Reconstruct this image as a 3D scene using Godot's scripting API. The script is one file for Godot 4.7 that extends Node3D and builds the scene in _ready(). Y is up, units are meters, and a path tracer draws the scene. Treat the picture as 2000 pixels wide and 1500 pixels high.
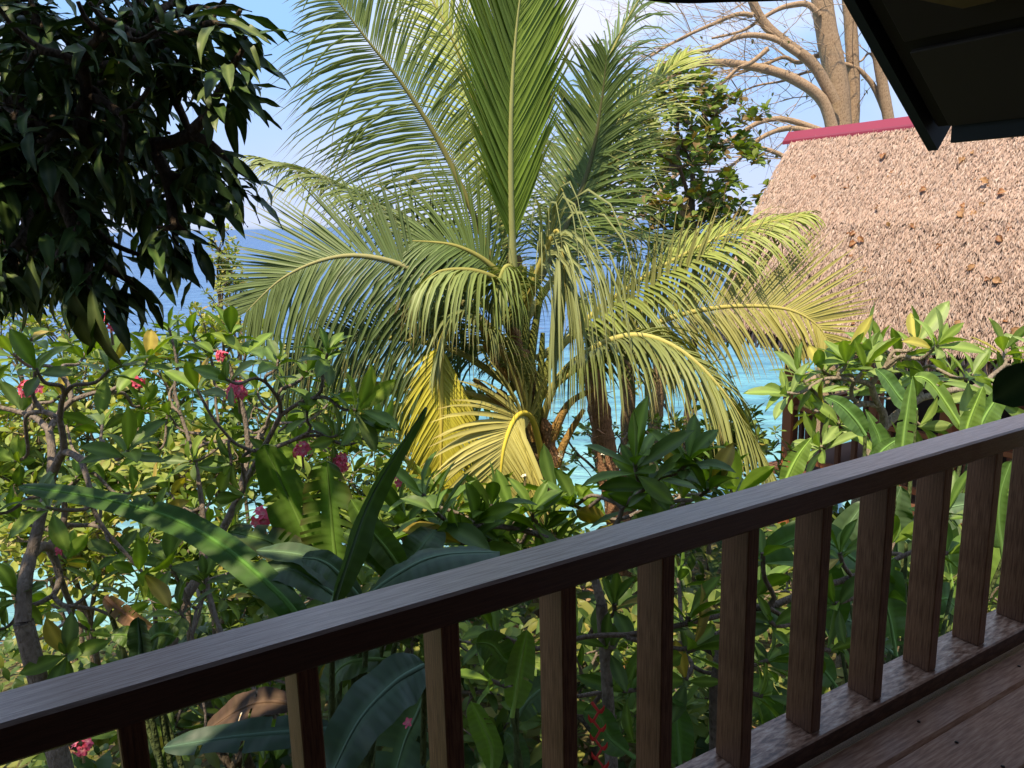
extends Node3D
# A balcony rail looking over a tropical garden to the sea. y = 0 is the eye, -z looks out to sea.

const F := 1559.83
const PITCH := 11.467
const ROLL := -1.4316
const YAW := 58.658
var cam_right: Vector3
var cam_up: Vector3
var cam_fwd: Vector3
var rd: Vector3        # along the rail, to the right and away
var sd: Vector3        # seaward, square to the rail
var rng := RandomNumberGenerator.new()
var used := {}
const SEA := -8.2

# ---------------------------------------------------------------- mesh collector
class MB:
	var v := PackedVector3Array()
	var n := PackedVector3Array()
	var c := PackedColorArray()
	var ix := PackedInt32Array()
	func vert(p: Vector3, nn: Vector3, cc: Color) -> int:
		v.append(p); n.append(nn); c.append(cc)
		return v.size() - 1
	func quad(a: Vector3, b: Vector3, d: Vector3, e: Vector3, cc: Color, out_from := Vector3.INF) -> void:
		var nn := (b - a).cross(e - a)
		if nn.length() < 1e-12: nn = (d - b).cross(e - b)
		nn = nn.normalized()
		var flip := false
		if out_from != Vector3.INF and nn.dot((a + b + d + e) * 0.25 - out_from) < 0:
			nn = -nn; flip = true
		var i := v.size()
		for p in [a, b, d, e]: vert(p, nn, cc)
		if flip: ix.append_array([i, i + 1, i + 2, i, i + 2, i + 3])
		else: ix.append_array([i, i + 2, i + 1, i, i + 3, i + 2])
	func tri(a: Vector3, b: Vector3, d: Vector3, cc: Color, out_from := Vector3.INF) -> void:
		var nn := (b - a).cross(d - a).normalized()
		var flip := false
		if out_from != Vector3.INF and nn.dot((a + b + d) / 3.0 - out_from) < 0:
			nn = -nn; flip = true
		var i := v.size()
		for p in [a, b, d]: vert(p, nn, cc)
		if flip: ix.append_array([i, i + 1, i + 2])
		else: ix.append_array([i, i + 2, i + 1])
	func box(ce: Vector3, h: Vector3, cc: Color, bev := 0.004, bs := Basis()) -> void:
		var P := func(x, y, z): return ce + bs * Vector3(x, y, z)
		for ax in 3:
			for s in [-1.0, 1.0]:
				var q := []
				for k in [[-1, -1], [1, -1], [1, 1], [-1, 1]]:
					var w := Vector3()
					w[ax] = s * h[ax]
					w[(ax + 1) % 3] = k[0] * (h[(ax + 1) % 3] - bev)
					w[(ax + 2) % 3] = k[1] * (h[(ax + 2) % 3] - bev)
					q.append(P.call(w.x, w.y, w.z))
				quad(q[0], q[1], q[2], q[3], cc, ce)
		for ax in 3:
			var a1 := (ax + 1) % 3
			var a2 := (ax + 2) % 3
			for s1 in [-1.0, 1.0]:
				for s2 in [-1.0, 1.0]:
					var q := []
					for k in [[0, -1], [0, 1], [1, 1], [1, -1]]:
						var w := Vector3()
						w[ax] = k[1] * (h[ax] - bev)
						w[a1] = s1 * (h[a1] - (bev if k[0] == 1 else 0.0))
						w[a2] = s2 * (h[a2] - (bev if k[0] == 0 else 0.0))
						q.append(P.call(w.x, w.y, w.z))
					quad(q[0], q[1], q[2], q[3], cc, ce)
		for sx in [-1.0, 1.0]:
			for sy in [-1.0, 1.0]:
				for sz in [-1.0, 1.0]:
					tri(P.call(sx * h.x, sy * (h.y - bev), sz * (h.z - bev)), P.call(sx * (h.x - bev), sy * h.y, sz * (h.z - bev)), P.call(sx * (h.x - bev), sy * (h.y - bev), sz * h.z), cc, ce)
	func tube(pts: Array, rad: Array, sides: int, cc: Color, wob := 0.0) -> void:
		var m := pts.size()
		if m < 2: return
		var t0: Vector3 = (pts[1] - pts[0]).normalized()
		var side := t0.cross(Vector3.UP)
		if side.length() < 0.05: side = t0.cross(Vector3.RIGHT)
		side = side.normalized()
		var base := v.size()
		for i in m:
			var t: Vector3 = (pts[mini(i + 1, m - 1)] - pts[maxi(i - 1, 0)]).normalized()
			side = (side - t * side.dot(t)).normalized()
			var bn := t.cross(side)
			var ww := 1.0 + wob * sin(i * 2.3) * cos(i * 1.1)
			var k2 := 1.0 + wob * 0.8 * sin(i * 3.7 + 1.0)
			for j in sides:
				var a := TAU * j / sides
				var nn := side * cos(a) + bn * sin(a)
				vert(pts[i] + nn * rad[i] * ww, nn, Color(cc.r * k2, cc.g * k2, cc.b * k2))
		for i in m - 1:
			for j in sides:
				var a := base + i * sides + j
				var b := base + i * sides + (j + 1) % sides
				ix.append_array([a, a + sides, b, b, a + sides, b + sides])
		for e in 2:
			var i := 0 if e == 0 else m - 1
			var ce := vert(pts[i], ((pts[0] - pts[1]) if e == 0 else (pts[m - 1] - pts[m - 2])).normalized(), cc)
			for j in sides:
				var a := base + i * sides + j
				var b := base + i * sides + (j + 1) % sides
				if e == 0: ix.append_array([ce, a, b])
				else: ix.append_array([ce, b, a])
	func grid(P: Array, C: Array, rows: int, cols: int, skip := {}) -> void:
		# P: rows*cols points; smooth normals by differences
		var base := v.size()
		for i in rows:
			for j in cols:
				var du: Vector3 = P[mini(i + 1, rows - 1) * cols + j] - P[maxi(i - 1, 0) * cols + j]
				var dv: Vector3 = P[i * cols + mini(j + 1, cols - 1)] - P[i * cols + maxi(j - 1, 0)]
				var nn := dv.cross(du)
				nn = nn.normalized() if nn.length() > 1e-10 else Vector3.UP
				vert(P[i * cols + j], nn, C[i * cols + j])
		for i in rows - 1:
			for j in cols - 1:
				if skip.has(i * 100 + j): continue
				var a := base + i * cols + j
				ix.append_array([a, a + cols, a + 1, a + 1, a + cols, a + cols + 1])
	func mesh(m: Material) -> ArrayMesh:
		var arr := []
		arr.resize(Mesh.ARRAY_MAX)
		arr[Mesh.ARRAY_VERTEX] = v
		arr[Mesh.ARRAY_NORMAL] = n
		arr[Mesh.ARRAY_COLOR] = c
		arr[Mesh.ARRAY_INDEX] = ix
		var am := ArrayMesh.new()
		am.add_surface_from_arrays(Mesh.PRIMITIVE_TRIANGLES, arr)
		am.surface_set_material(0, m)
		return am

# ---------------------------------------------------------------- naming helpers
func numbered(called: String) -> String:
	var k: int = used.get(called, 0)
	used[called] = k + 1
	return called if k == 0 else "%s_%03d" % [called, k]

func tag(o: Node, label: String, category: String, group := "") -> Node:
	o.set_meta("label", label)
	o.set_meta("category", category)
	if group: o.set_meta("group", group)
	return o

func thing(called: String, label: String, category: String, at_ := Vector3.ZERO, group := "") -> Node3D:
	var o := Node3D.new()
	o.name = numbered(called)
	o.position = at_
	add_child(o)
	tag(o, label, category, group)
	return o

func structure(called: String) -> Node3D:
	var o := Node3D.new()
	o.name = numbered(called)
	add_child(o)
	o.set_meta("kind", "structure")
	return o

func part(called: String, me: Mesh, parent: Node, tr := Transform3D(), label := "") -> MeshInstance3D:
	var o := MeshInstance3D.new()
	o.mesh = me
	o.transform = tr
	parent.add_child(o)
	var k: String = called
	var i := 0
	while parent.has_node(NodePath(k)):
		i += 1
		if i == 1: i = maxi(1, parent.get_meta("n_" + called, 1))
		k = "%s_%03d" % [called, i]
	o.name = k
	parent.set_meta("n_" + called, i + 1)
	if label: o.set_meta("label", label)
	return o

func stuff(called: String, me: Mesh, parent: Node, xs: Array, cols: Array) -> void:
	if xs.is_empty(): return
	var mm := MultiMesh.new()
	mm.transform_format = MultiMesh.TRANSFORM_3D
	mm.use_colors = true
	mm.mesh = me
	mm.instance_count = xs.size()
	for i in xs.size():
		mm.set_instance_transform(i, xs[i])
		mm.set_instance_color(i, cols[i])
	var o := MultiMeshInstance3D.new()
	o.multimesh = mm
	o.name = called
	parent.add_child(o, true)
	o.set_meta("kind", "stuff")

# ---------------------------------------------------------------- camera geometry
func ray(px: float, py: float) -> Vector3:
	return cam_fwd + cam_right * ((px - 1000.0) / F) - cam_up * ((py - 750.0) / F)

func at(px: float, py: float, depth: float) -> Vector3:   # the point seen there, that many metres out to sea
	var v := ray(px, py)
	return v * (depth / -v.z)

func proj(p: Vector3) -> Vector3:
	var d := p.dot(cam_fwd)
	if d < 0.05: return Vector3(-9999, -9999, -1)
	return Vector3(1000 + F * p.dot(cam_right) / d, 750 - F * p.dot(cam_up) / d, d)

func us(u: float, s: float, h: float) -> Vector3:
	return rd * u + sd * s + Vector3.UP * h

func line(pts: Array, depth: float) -> Array:             # [x, y] or [x, y, depth]
	var out := []
	for q in pts: out.append(at(q[0], q[1], q[2] if q.size() > 2 else depth))
	return out

func smooth(pts: Array, per := 6) -> Array:               # Catmull-Rom through the points
	var out := []
	var m := pts.size()
	for i in m - 1:
		var a: Vector3 = pts[maxi(i - 1, 0)]
		var b: Vector3 = pts[i]
		var c: Vector3 = pts[i + 1]
		var d: Vector3 = pts[mini(i + 2, m - 1)]
		for k in per: out.append(b.cubic_interpolate(c, a, d, float(k) / per))
	out.append(pts[m - 1])
	return out

func taper(m: int, a: float, b: float) -> Array:
	var out := []
	for i in m: out.append(lerpf(a, b, float(i) / maxi(1, m - 1)))
	return out

func rf(a: float, b: float) -> float: return rng.randf_range(a, b)
func rvec() -> Vector3: return Vector3(rf(-1, 1), rf(-1, 1), rf(-1, 1))
func lin(r: float, g: float, b: float) -> Color: return Color(r, g, b)
func tone(c: Color, k: float) -> Color: return Color(c.r * k, c.g * k, c.b * k)

func height(x: float, z: float) -> float:
	var d := -z
	var h := -3.1 - 0.10 * clampf(d, 0, 6) - 0.27 * clampf(d - 6, 0, 7) - 0.55 * clampf(d - 13, 0, 8)
	h -= 0.20 * clampf(-x, 0, 8) * clampf(d / 8.0, 0, 1)
	h += 0.10 * clampf(x - 1.0, 0, 8) * clampf(d / 10.0, 0, 1)
	h -= 1.5 * clampf((d - 21) / 10.0, 0, 3)
	return h + 0.10 * sin(x * 1.3 + z * 0.7) + 0.07 * sin(x * 2.9 - z * 2.1)

# ---------------------------------------------------------------- materials
var mats := {}
func noise_tex(size: int, freq: float, oct: int, ramp: Array, seed_: int, bump := false, bump_k := 4.0) -> NoiseTexture2D:
	var fn := FastNoiseLite.new()
	fn.seed = seed_
	fn.noise_type = FastNoiseLite.TYPE_SIMPLEX_SMOOTH
	fn.frequency = freq
	fn.fractal_octaves = oct
	fn.fractal_gain = 0.6
	var t := NoiseTexture2D.new()
	t.width = size; t.height = size
	t.seamless = true
	t.noise = fn
	if bump:
		t.as_normal_map = true
		t.bump_strength = bump_k
	elif ramp.size() > 0:
		var g := Gradient.new()
		var off := PackedFloat32Array()
		var cols := PackedColorArray()
		for i in ramp.size():
			off.append(ramp[i][0]); cols.append(ramp[i][1].linear_to_srgb())
		g.offsets = off; g.colors = cols
		t.color_ramp = g
	return t

func surf(rough := 0.7, spec := 0.5) -> StandardMaterial3D:
	var m := StandardMaterial3D.new()
	m.vertex_color_use_as_albedo = true
	m.roughness = rough
	m.metallic_specular = spec
	m.cull_mode = BaseMaterial3D.CULL_DISABLED
	return m

func leafy(rough: float, back: Color, spec := 0.5) -> StandardMaterial3D:
	var m := surf(rough, spec)
	m.backlight_enabled = true
	m.backlight = back
	return m

func wood(ramp: Array, sc: Vector3, seed_: int, rough: float, hm := 0.15) -> StandardMaterial3D:
	var m := surf(rough, 0.5)
	m.albedo_texture = noise_tex(512, 0.012, 5, ramp, seed_)
	m.uv1_triplanar = true
	m.uv1_scale = sc
	m.heightmap_enabled = true
	m.heightmap_texture = noise_tex(512, 0.03, 4, [[0.0, lin(0, 0, 0)], [1.0, lin(1, 1, 1)]], seed_ + 5)
	m.heightmap_scale = hm
	return m

func make_materials() -> void:
	var dark := [[0.15, lin(0.10, 0.042, 0.022)], [0.45, lin(0.185, 0.088, 0.046)], [0.6, lin(0.22, 0.11, 0.058)], [0.85, lin(0.28, 0.155, 0.09)]]
	var grey := [[0.1, lin(0.21, 0.135, 0.11)], [0.4, lin(0.32, 0.225, 0.185)], [0.6, lin(0.38, 0.28, 0.235)], [0.9, lin(0.50, 0.40, 0.35)]]
	var worn := [[0.15, lin(0.10, 0.05, 0.03)], [0.42, lin(0.24, 0.135, 0.09)], [0.6, lin(0.36, 0.23, 0.165)], [0.85, lin(0.48, 0.36, 0.28)]]
	mats.rail = wood(grey, Vector3(0.9, 22, 22), 11, 0.3, 0.05)
	mats.rail.metallic_specular = 0.7
	mats.low = wood(worn, Vector3(2.2, 9, 9), 15, 0.34, 0.05)
	mats.bal = wood(dark, Vector3(24, 1.2, 24), 17, 0.45, 0.05)
	mats.floor = wood([[0.1, lin(0.20, 0.095, 0.052)], [0.45, lin(0.30, 0.155, 0.092)], [0.62, lin(0.35, 0.195, 0.12)], [0.95, lin(0.45, 0.28, 0.185)]], Vector3(1.2, 14, 14), 21, 0.45, 0.04)
	mats.plain = surf(0.75, 0.4)
	mats.bark = surf(0.9, 0.25)
	mats.bark.heightmap_enabled = true
	mats.bark.heightmap_texture = noise_tex(256, 0.05, 4, [[0.0, lin(0, 0, 0)], [1.0, lin(1, 1, 1)]], 31)
	mats.bark.heightmap_scale = 1.2
	mats.bark.uv1_triplanar = true
	mats.bark.uv1_scale = Vector3(4, 2, 4)
	mats.bark.albedo_texture = noise_tex(256, 0.03, 4, [[0.2, lin(0.5, 0.48, 0.46)], [0.5, lin(0.8, 0.8, 0.8)], [0.8, lin(1, 1, 1)]], 32)
	mats.palm = leafy(0.48, Color(0.6, 0.6, 0.22), 0.42)
	mats.leaf = leafy(0.46, Color(0.8, 0.85, 0.28), 0.4)
	mats.gloss = leafy(0.42, Color(0.3, 0.35, 0.12), 0.32)
	mats.banana = leafy(0.44, Color(0.75, 0.85, 0.25), 0.45)
	mats.petal = leafy(0.6, Color(0.6, 0.4, 0.4), 0.3)
	mats.straw = surf(0.85, 0.3)
	mats.metal = surf(0.45, 0.5)

# ---------------------------------------------------------------- leaf templates: base at the origin, along -Z, upper face +Y, length 1
func leaf_mesh(kind: String, mat: Material, col: Color, vein: Color, droop: float, fold: float, wav: float, half: float, segs := 7) -> ArrayMesh:
	var b := MB.new()
	var P := []
	var C := []
	var ph := rf(0, 6)
	var y := 0.0
	var z := 0.0
	for i in segs + 1:
		var t := float(i) / segs
		var w := 0.0
		match kind:
			"oblong": w = pow(sin(PI * clampf(pow(maxf(0.0, (t - 0.06) / 0.94), 1.15), 0, 1)), 0.8)
			"lance": w = pow(sin(PI * clampf(pow(maxf(0.0, (t - 0.05) / 0.95), 0.85), 0, 1)), 0.9) * (1.0 - 0.25 * t)
			"round": w = pow(sin(PI * clampf(pow(maxf(0.0, (t - 0.04) / 0.96), 1.5), 0, 1)), 0.65)
			"strap": w = pow(clampf(sin(PI * (0.04 + 0.96 * t)) * 1.6, 0, 1), 0.7)
		w = maxf(w, 0.035 if t < 0.9 else 0.004) * half
		if i > 0:
			var an := -droop * t
			y += sin(an) / segs
			z -= cos(an) / segs
		var ripple := wav * sin(t * 17.0 + ph) * half
		for j in 5:
			var k := (j - 2) / 2.0
			var lift := absf(k) * w * fold + (ripple if absf(k) > 0.9 else ripple * 0.25 * absf(k)) * (1 if k > 0 else -1)
			P.append(Vector3(k * w, y + lift, z))
			var cc := vein if j == 2 else tone(col, rf(0.9, 1.1) * (0.94 if i % 2 == 0 else 1.05))
			C.append(cc)
	b.grid(P, C, segs + 1, 5)
	return b.mesh(mat)

class Kind:
	var meshes := []      # for parts
	var plain: Array = [] # for stuff (white tint)
	var tints := []

func leaf_kind(kind: String, mat: Material, cols: Array, vein_k: float, half: float, droop: Array, fold: float, wav: float, segs := 7) -> Kind:
	var k := Kind.new()
	for s in 3:
		var dr := lerpf(droop[0], droop[1], s / 2.0)
		for c in cols:
			var vc := Color(c.r * vein_k + 0.02 * vein_k, c.g * vein_k + 0.015 * vein_k, c.b * vein_k + 0.008 * vein_k)
			k.meshes.append(leaf_mesh(kind, mat, c, vc, dr, fold * rf(0.7, 1.3), wav, half * rf(0.88, 1.12), segs))
		k.plain.append(leaf_mesh(kind, mat, Color(1, 1, 1), Color(vein_k * 0.8, vein_k * 0.8, vein_k * 0.8), dr, fold, wav, half, mini(segs, 5)))
	k.tints = cols
	return k

var pending := {}   # root -> leaves, so that one plant may gather leaves from several calls
func add_leaf(list: Array, pos: Vector3, dir: Vector3, up: Vector3, size: float, tint := -1) -> void:
	dir = dir.normalized()
	if absf(dir.dot(up)) > 0.97: up = Vector3(up.y, up.z, up.x)
	var bs := Basis.looking_at(dir, up) * Basis(Vector3(0, 0, 1), rf(-0.45, 0.45))
	list.append([Transform3D(bs.scaled(Vector3.ONE * size), pos), size, tint])

func commit_leaves(root: Node3D, list: Array, kd: Kind, most := 300, called := "leaf") -> void:
	var inv := root.transform.affine_inverse()
	var scored := []
	for q in list:
		var t: Transform3D = q[0]
		var p := proj(t.origin - t.basis.z * 0.5)
		var big: float = q[1] * F / maxf(p.z, 0.1)
		var seen := p.z > 0 and p.x > -60 and p.x < 2060 and p.y > -60 and p.y < 1560 and big > 24.0
		scored.append([big if seen else 0.0, q])
	scored.sort_custom(func(a, b): return a[0] > b[0])
	var n_t: int = kd.tints.size()
	var xs := [[], [], []]
	var cs := [[], [], []]
	for i in scored.size():
		var q: Array = scored[i][1]
		var t: Transform3D = inv * q[0]
		var shp := rng.randi() % 3
		var tn: int = q[2] if q[2] >= 0 else (rng.randi() % n_t if n_t < 5 else (n_t - 1 if rng.randf() < 0.03 else rng.randi() % (n_t - 1)))
		if scored[i][0] > 0.0 and i < most:
			part(called, kd.meshes[shp * n_t + tn], root, t)
		else:
			xs[shp].append(t)
			cs[shp].append(tone(kd.tints[tn], rf(0.85, 1.15)))
	for s in 3: stuff("foliage", kd.plain[s], root, xs[s], cs[s])

# ---------------------------------------------------------------- forking stems through a set of tips
func fork(b: MB, base: Vector3, tips: Array, r: float, rmin: float, col: Color, dirs: Dictionary, from_dir: Vector3, lean := 0.45, sides := 7) -> void:
	if tips.size() == 1:
		var tip: Vector3 = tips[0]
		var l := base.distance_to(tip)
		var m1 := base + from_dir * l * 0.3 + rvec() * l * 0.03
		var m2 := base.lerp(tip, 0.68) - Vector3(0, l * 0.10, 0) + rvec() * l * 0.03
		var pts := smooth([base, m1.lerp(base.lerp(tip, 0.33), 0.55), m2, tip], 4)
		b.tube(pts, taper(pts.size(), r, rmin), sides, tone(col, rf(0.85, 1.15)), 0.06)
		dirs[tip] = (pts[pts.size() - 1] - pts[pts.size() - 3]).normalized()
		return
	var ce := Vector3.ZERO
	for t in tips: ce += t
	ce /= tips.size()
	# spread axis
	var ax := Vector3.ZERO
	var far := -1.0
	for t in tips:
		var d: float = (t - ce).length()
		if d > far: far = d; ax = (t - ce)
	ax = ax.normalized()
	var srt := tips.duplicate()
	srt.sort_custom(func(p, q): return p.dot(ax) < q.dot(ax))
	var half := srt.size() / 2
	var node := base.lerp(ce, lean if tips.size() > 2 else lean * 1.15)
	node += rvec() * base.distance_to(ce) * 0.05 + from_dir * base.distance_to(ce) * 0.06
	var mid := base.lerp(node, 0.5) + from_dir * base.distance_to(node) * 0.10
	var pts := smooth([base, mid, node], 4)
	var r2 := maxf(rmin, r * (0.78 if tips.size() > 3 else 0.82))
	b.tube(pts, taper(pts.size(), r, r2 * 1.05), sides, tone(col, rf(0.85, 1.15)), 0.06)
	var dd := (node - mid).normalized()
	fork(b, node, srt.slice(0, half), r2, rmin, col, dirs, dd, lean, sides)
	fork(b, node, srt.slice(half), r2, rmin, col, dirs, dd, lean, sides)

func rosette(list: Array, tip: Vector3, axis: Vector3, count: int, size: float, open_a: float, open_b: float, tint := -1) -> void:
	var x := axis.cross(Vector3(0.3, 0.1, 1)).normalized()
	var y := axis.cross(x)
	for i in count:
		var t := float(i) / count
		if rng.randf() < 0.1: continue
		var a := i * 2.39996 + rf(-0.4, 0.4)
		var el := lerpf(open_a, open_b, t) + rf(-0.25, 0.25) + (rf(0.2, 0.8) if rng.randf() < 0.1 else 0.0)      # angle away from the axis
		var d := axis * cos(el) + (x * cos(a) + y * sin(a)) * sin(el)
		add_leaf(list, tip - axis * (t * 0.09) * size * 3.0, d, axis, size * (rf(0.75, 1.15) if rng.randf() > 0.2 else rf(0.4, 0.75)), tint)

# ---------------------------------------------------------------- palm fronds
var mat_cache := {}
func frond(root: Node3D, pts: Array, cfg: Dictionary) -> void:
	var o := root.position
	var per: int = cfg.get("per", 8)
	var cv := smooth(pts, per)
	var L := 0.0
	var cum := [0.0]
	for i in cv.size() - 1:
		L += cv[i].distance_to(cv[i + 1]); cum.append(L)
	var n := int(cfg.get("n", 80) * 1.12)
	var len_: float = cfg.get("len", 0.9)
	var wide: float = cfg.get("wide", 0.029)
	var droop: float = cfg.get("droop", 0.6)
	var col: Color = cfg.get("col", lin(0.12, 0.16, 0.035))
	var tipc: Color = cfg.get("tip", col)
	var nh: Vector3 = cfg.get("up", Vector3.UP)          # the upper face of the frond looks this way
	var start: float = cfg.get("start", 0.2)
	var dps: Array = cfg.get("droops", [droop, droop])
	var lift: float = cfg.get("lift", 0.15)
	var ragged: float = cfg.get("ragged", 0.06)
	var lr: Array = cfg.get("sides", [1.0, 1.0])
	var ang0: float = cfg.get("a0", 1.15)
	var ang1: float = cfg.get("a1", 0.45)
	var b := MB.new()
	var seg := 0
	for i in n:
		var t := start + (1.0 - start) * (i + 0.5) / n
		var dist := t * L
		while seg < cv.size() - 2 and cum[seg + 1] < dist: seg += 1
		var f: float = clampf((dist - cum[seg]) / maxf(1e-5, cum[seg + 1] - cum[seg]), 0, 1)
		var p: Vector3 = cv[seg].lerp(cv[seg + 1], f)
		var T: Vector3 = (cv[mini(seg + 2, cv.size() - 1)] - cv[maxi(seg - 1, 0)]).normalized()
		var S := T.cross(nh)
		if S.length() < 0.1: S = T.cross(cam_right)
		S = S.normalized()
		var N := S.cross(T)
		var tt := (t - start) / (1.0 - start)
		var prof := 0.55 + 0.75 * sin(PI * pow(tt, 0.75) * 0.93 + 0.1)
		prof = lerpf(prof, 0.35, clampf((tt - 0.8) / 0.2, 0, 1))
		var ang := lerpf(ang0, ang1, tt)
		for sgi in 2:
			if rng.randf() < ragged: continue
			var sg := -1.0 if sgi == 0 else 1.0
			var l: float = len_ * prof * rf(0.85, 1.1) * lr[sgi]
			if l < 0.03: continue
			var d := (S * sg * sin(ang) + T * cos(ang) + N * lift + rvec() * 0.05).normalized()
			var dr: float = dps[sgi] * rf(0.7, 1.4)
			if rng.randf() < 0.05: dr *= 3.0
			var q := p
			var brown := rf(0.2, 0.9)
			if rng.randf() < 0.10: l *= rf(0.4, 0.8)
			var w0 := wide * rf(0.8, 1.15)
			var c0 := tone(col.lerp(tipc, tt), rf(0.82, 1.18))
			var base := b.v.size()
			var ns := 5
			for k in ns + 1:
				var s := float(k) / ns
				if k > 0:
					d = (d + Vector3.DOWN * dr * (0.35 + 0.9 * s) * 0.30).normalized()
					q = q + d * (l / ns)
				var across := T - d * T.dot(d)
				across = across.normalized() if across.length() > 0.05 else S
				var nn := across.cross(d) * sg
				var w := w0 * 0.5 * (minf(1.0, 0.45 + s * 2.4) * (1.0 - pow(s, 2.2)) + 0.02)
				var cc := c0.lerp(tone(c0, 0.8), s) if s < 0.85 else c0.lerp(lin(0.30, 0.20, 0.09), brown)
				b.vert(q + across * w - nn * w * 0.45 - o, (nn + across * 0.5).normalized() * -sg, cc)
				b.vert(q - o, nn * -sg, tone(cc, 1.25))
				b.vert(q - across * w - nn * w * 0.45 - o, (nn - across * 0.5).normalized() * -sg, cc)
			for k in ns:
				var a := base + k * 3
				b.ix.append_array([a, a + 3, a + 1, a + 1, a + 3, a + 4, a + 1, a + 4, a + 2, a + 2, a + 4, a + 5])
	var me := part("frond", b.mesh(mats.palm), root, Transform3D(), cfg.get("label", ""))
	var rb := MB.new()
	var loc := []
	for q in cv: loc.append(q - o)
	rb.tube(loc, taper(loc.size(), cfg.get("r", 0.045), 0.004), 6, cfg.get("rach", lin(0.28, 0.26, 0.07)), 0.04)
	part("rachis", rb.mesh(mats.plain), me)

# ---------------------------------------------------------------- broad leaves (banana, heliconia)
func broad(root: Node3D, pts: Array, half: float, nh: Vector3, col: Color, cfg := {}) -> void:
	var o := root.position
	var cv := smooth(pts, 14)
	var m := cv.size()
	var fold: float = cfg.get("fold", 0.25)
	var tears: float = cfg.get("tears", 0.0)
	var edge: Color = cfg.get("edge", col)
	var pet: float = cfg.get("pet", 0.12)
	var blunt: float = cfg.get("blunt", 0.5)
	var P := []
	var C := []
	var skip := {}
	var ph := rf(0, 6)
	for i in m:
		var t := float(i) / (m - 1)
		var T: Vector3 = (cv[mini(i + 1, m - 1)] - cv[maxi(i - 1, 0)]).normalized()
		var S := T.cross(nh).normalized()
		var N := S.cross(T)
		var tt := clampf((t - pet) / (1.0 - pet), 0, 1)
		var w := half * pow(maxf(0.0, sin(PI * pow(tt, 0.8))), blunt) if tt > 0 else 0.0
		w = maxf(w, 0.006 if t < 0.97 else 0.002)
		for j in 7:
			var k := (j - 3) / 3.0
			var rip := (0.07 * sin(t * 23 + ph + k * 2.0) + 0.06 * sin(t * 11 + ph * 2.0 - k)) * half * absf(k)
			P.append(cv[i] + S * k * w + N * (absf(k) * w * fold + rip + (0.025 * half if i % 3 == 0 else 0.0) * minf(1.0, absf(k) * 3.0)) - Vector3(0, 1, 0) * k * k * w * cfg.get("sag", 0.15) - o)
			C.append(tone(col, 1.9) if j == 3 else tone(col.lerp(edge, clampf(absf(k) * 1.6 - 0.9, 0, 1)), rf(0.92, 1.06) * (1.09 if i % 3 == 0 else 0.96)))
		if i > m * pet and i < m - 3:
			if rng.randf() < tears: skip[i * 100 + 0] = 1; skip[i * 100 + 1] = 1
			if rng.randf() < tears: skip[i * 100 + 5] = 1; skip[i * 100 + 4] = 1
	var b := MB.new()
	b.grid(P, C, m, 7, skip)
	var me := part("leaf", b.mesh(cfg.get("mat", mats.banana)), root, Transform3D(), cfg.get("label", ""))
	var rb := MB.new()
	var loc := []
	for q in cv: loc.append(q - o)
	rb.tube(loc, taper(m, cfg.get("r", 0.011), 0.002), 6, tone(col, 1.7))
	part("midrib", rb.mesh(mats.plain), me)

func stalk(root: Node3D, a: Vector3, b_: Vector3, r: float, col: Color, called := "stem") -> void:
	var b := MB.new()
	var pts := smooth([a - root.position, a.lerp(b_, 0.5) + rvec() * 0.05 - root.position, b_ - root.position], 5)
	b.tube(pts, taper(pts.size(), r, r * 0.6), 8, col, 0.05)
	part(called, b.mesh(mats.bark), root)

func _ready() -> void:
	rng.seed = 7
	# ---- camera
	var p := deg_to_rad(PITCH)
	var rl := deg_to_rad(ROLL)
	cam_fwd = Vector3(0, -sin(p), -cos(p))
	var u0 := Vector3(0, cos(p), -sin(p))
	cam_right = Vector3.RIGHT * cos(rl) + u0 * sin(rl)
	cam_up = u0 * cos(rl) - Vector3.RIGHT * sin(rl)
	var yw := deg_to_rad(YAW)
	rd = Vector3(sin(yw), 0, -cos(yw))
	sd = Vector3(-cos(yw), 0, -sin(yw))
	var cam := Camera3D.new()
	cam.name = "camera"
	cam.basis = Basis(cam_right, cam_up, -cam_fwd)
	cam.fov = rad_to_deg(2.0 * atan(750.0 / F))
	cam.near = 0.05
	cam.far = 9000.0
	add_child(cam)
	cam.current = true
	# ---- sky, sun, exposure
	var env := Environment.new()
	env.background_mode = Environment.BG_SKY
	env.sky = Sky.new()
	env.sky.sky_material = make_sky()
	env.background_energy_multiplier = 1.0
	env.tonemap_mode = Environment.TONE_MAPPER_LINEAR
	env.tonemap_exposure = 1.95
	env.sdfgi_enabled = true
	env.ssao_enabled = true
	env.ssil_enabled = true
	var we := WorldEnvironment.new()
	we.name = "world_environment"
	we.environment = env
	add_child(we)
	var sun := DirectionalLight3D.new()
	sun.name = "sun"
	sun.light_energy = 1.25
	sun.light_color = Color(1.0, 0.93, 0.80)
	sun.light_angular_distance = 0.5
	sun.shadow_enabled = true
	var to_sun := Vector3(-0.36, 1.5, 0.74).normalized()
	sun.basis = Basis.looking_at(-to_sun, Vector3.UP)
	add_child(sun)
	make_materials()
	# ---- setting, then objects
	ground_and_sea()
	deck_and_rail()
	own_roof()
	hut()
	coconut_palm()
	bare_trees()
	almond_tree()
	mango_tree()
	plumerias()
	broad_plants()
	background()
	small_things()

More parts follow.
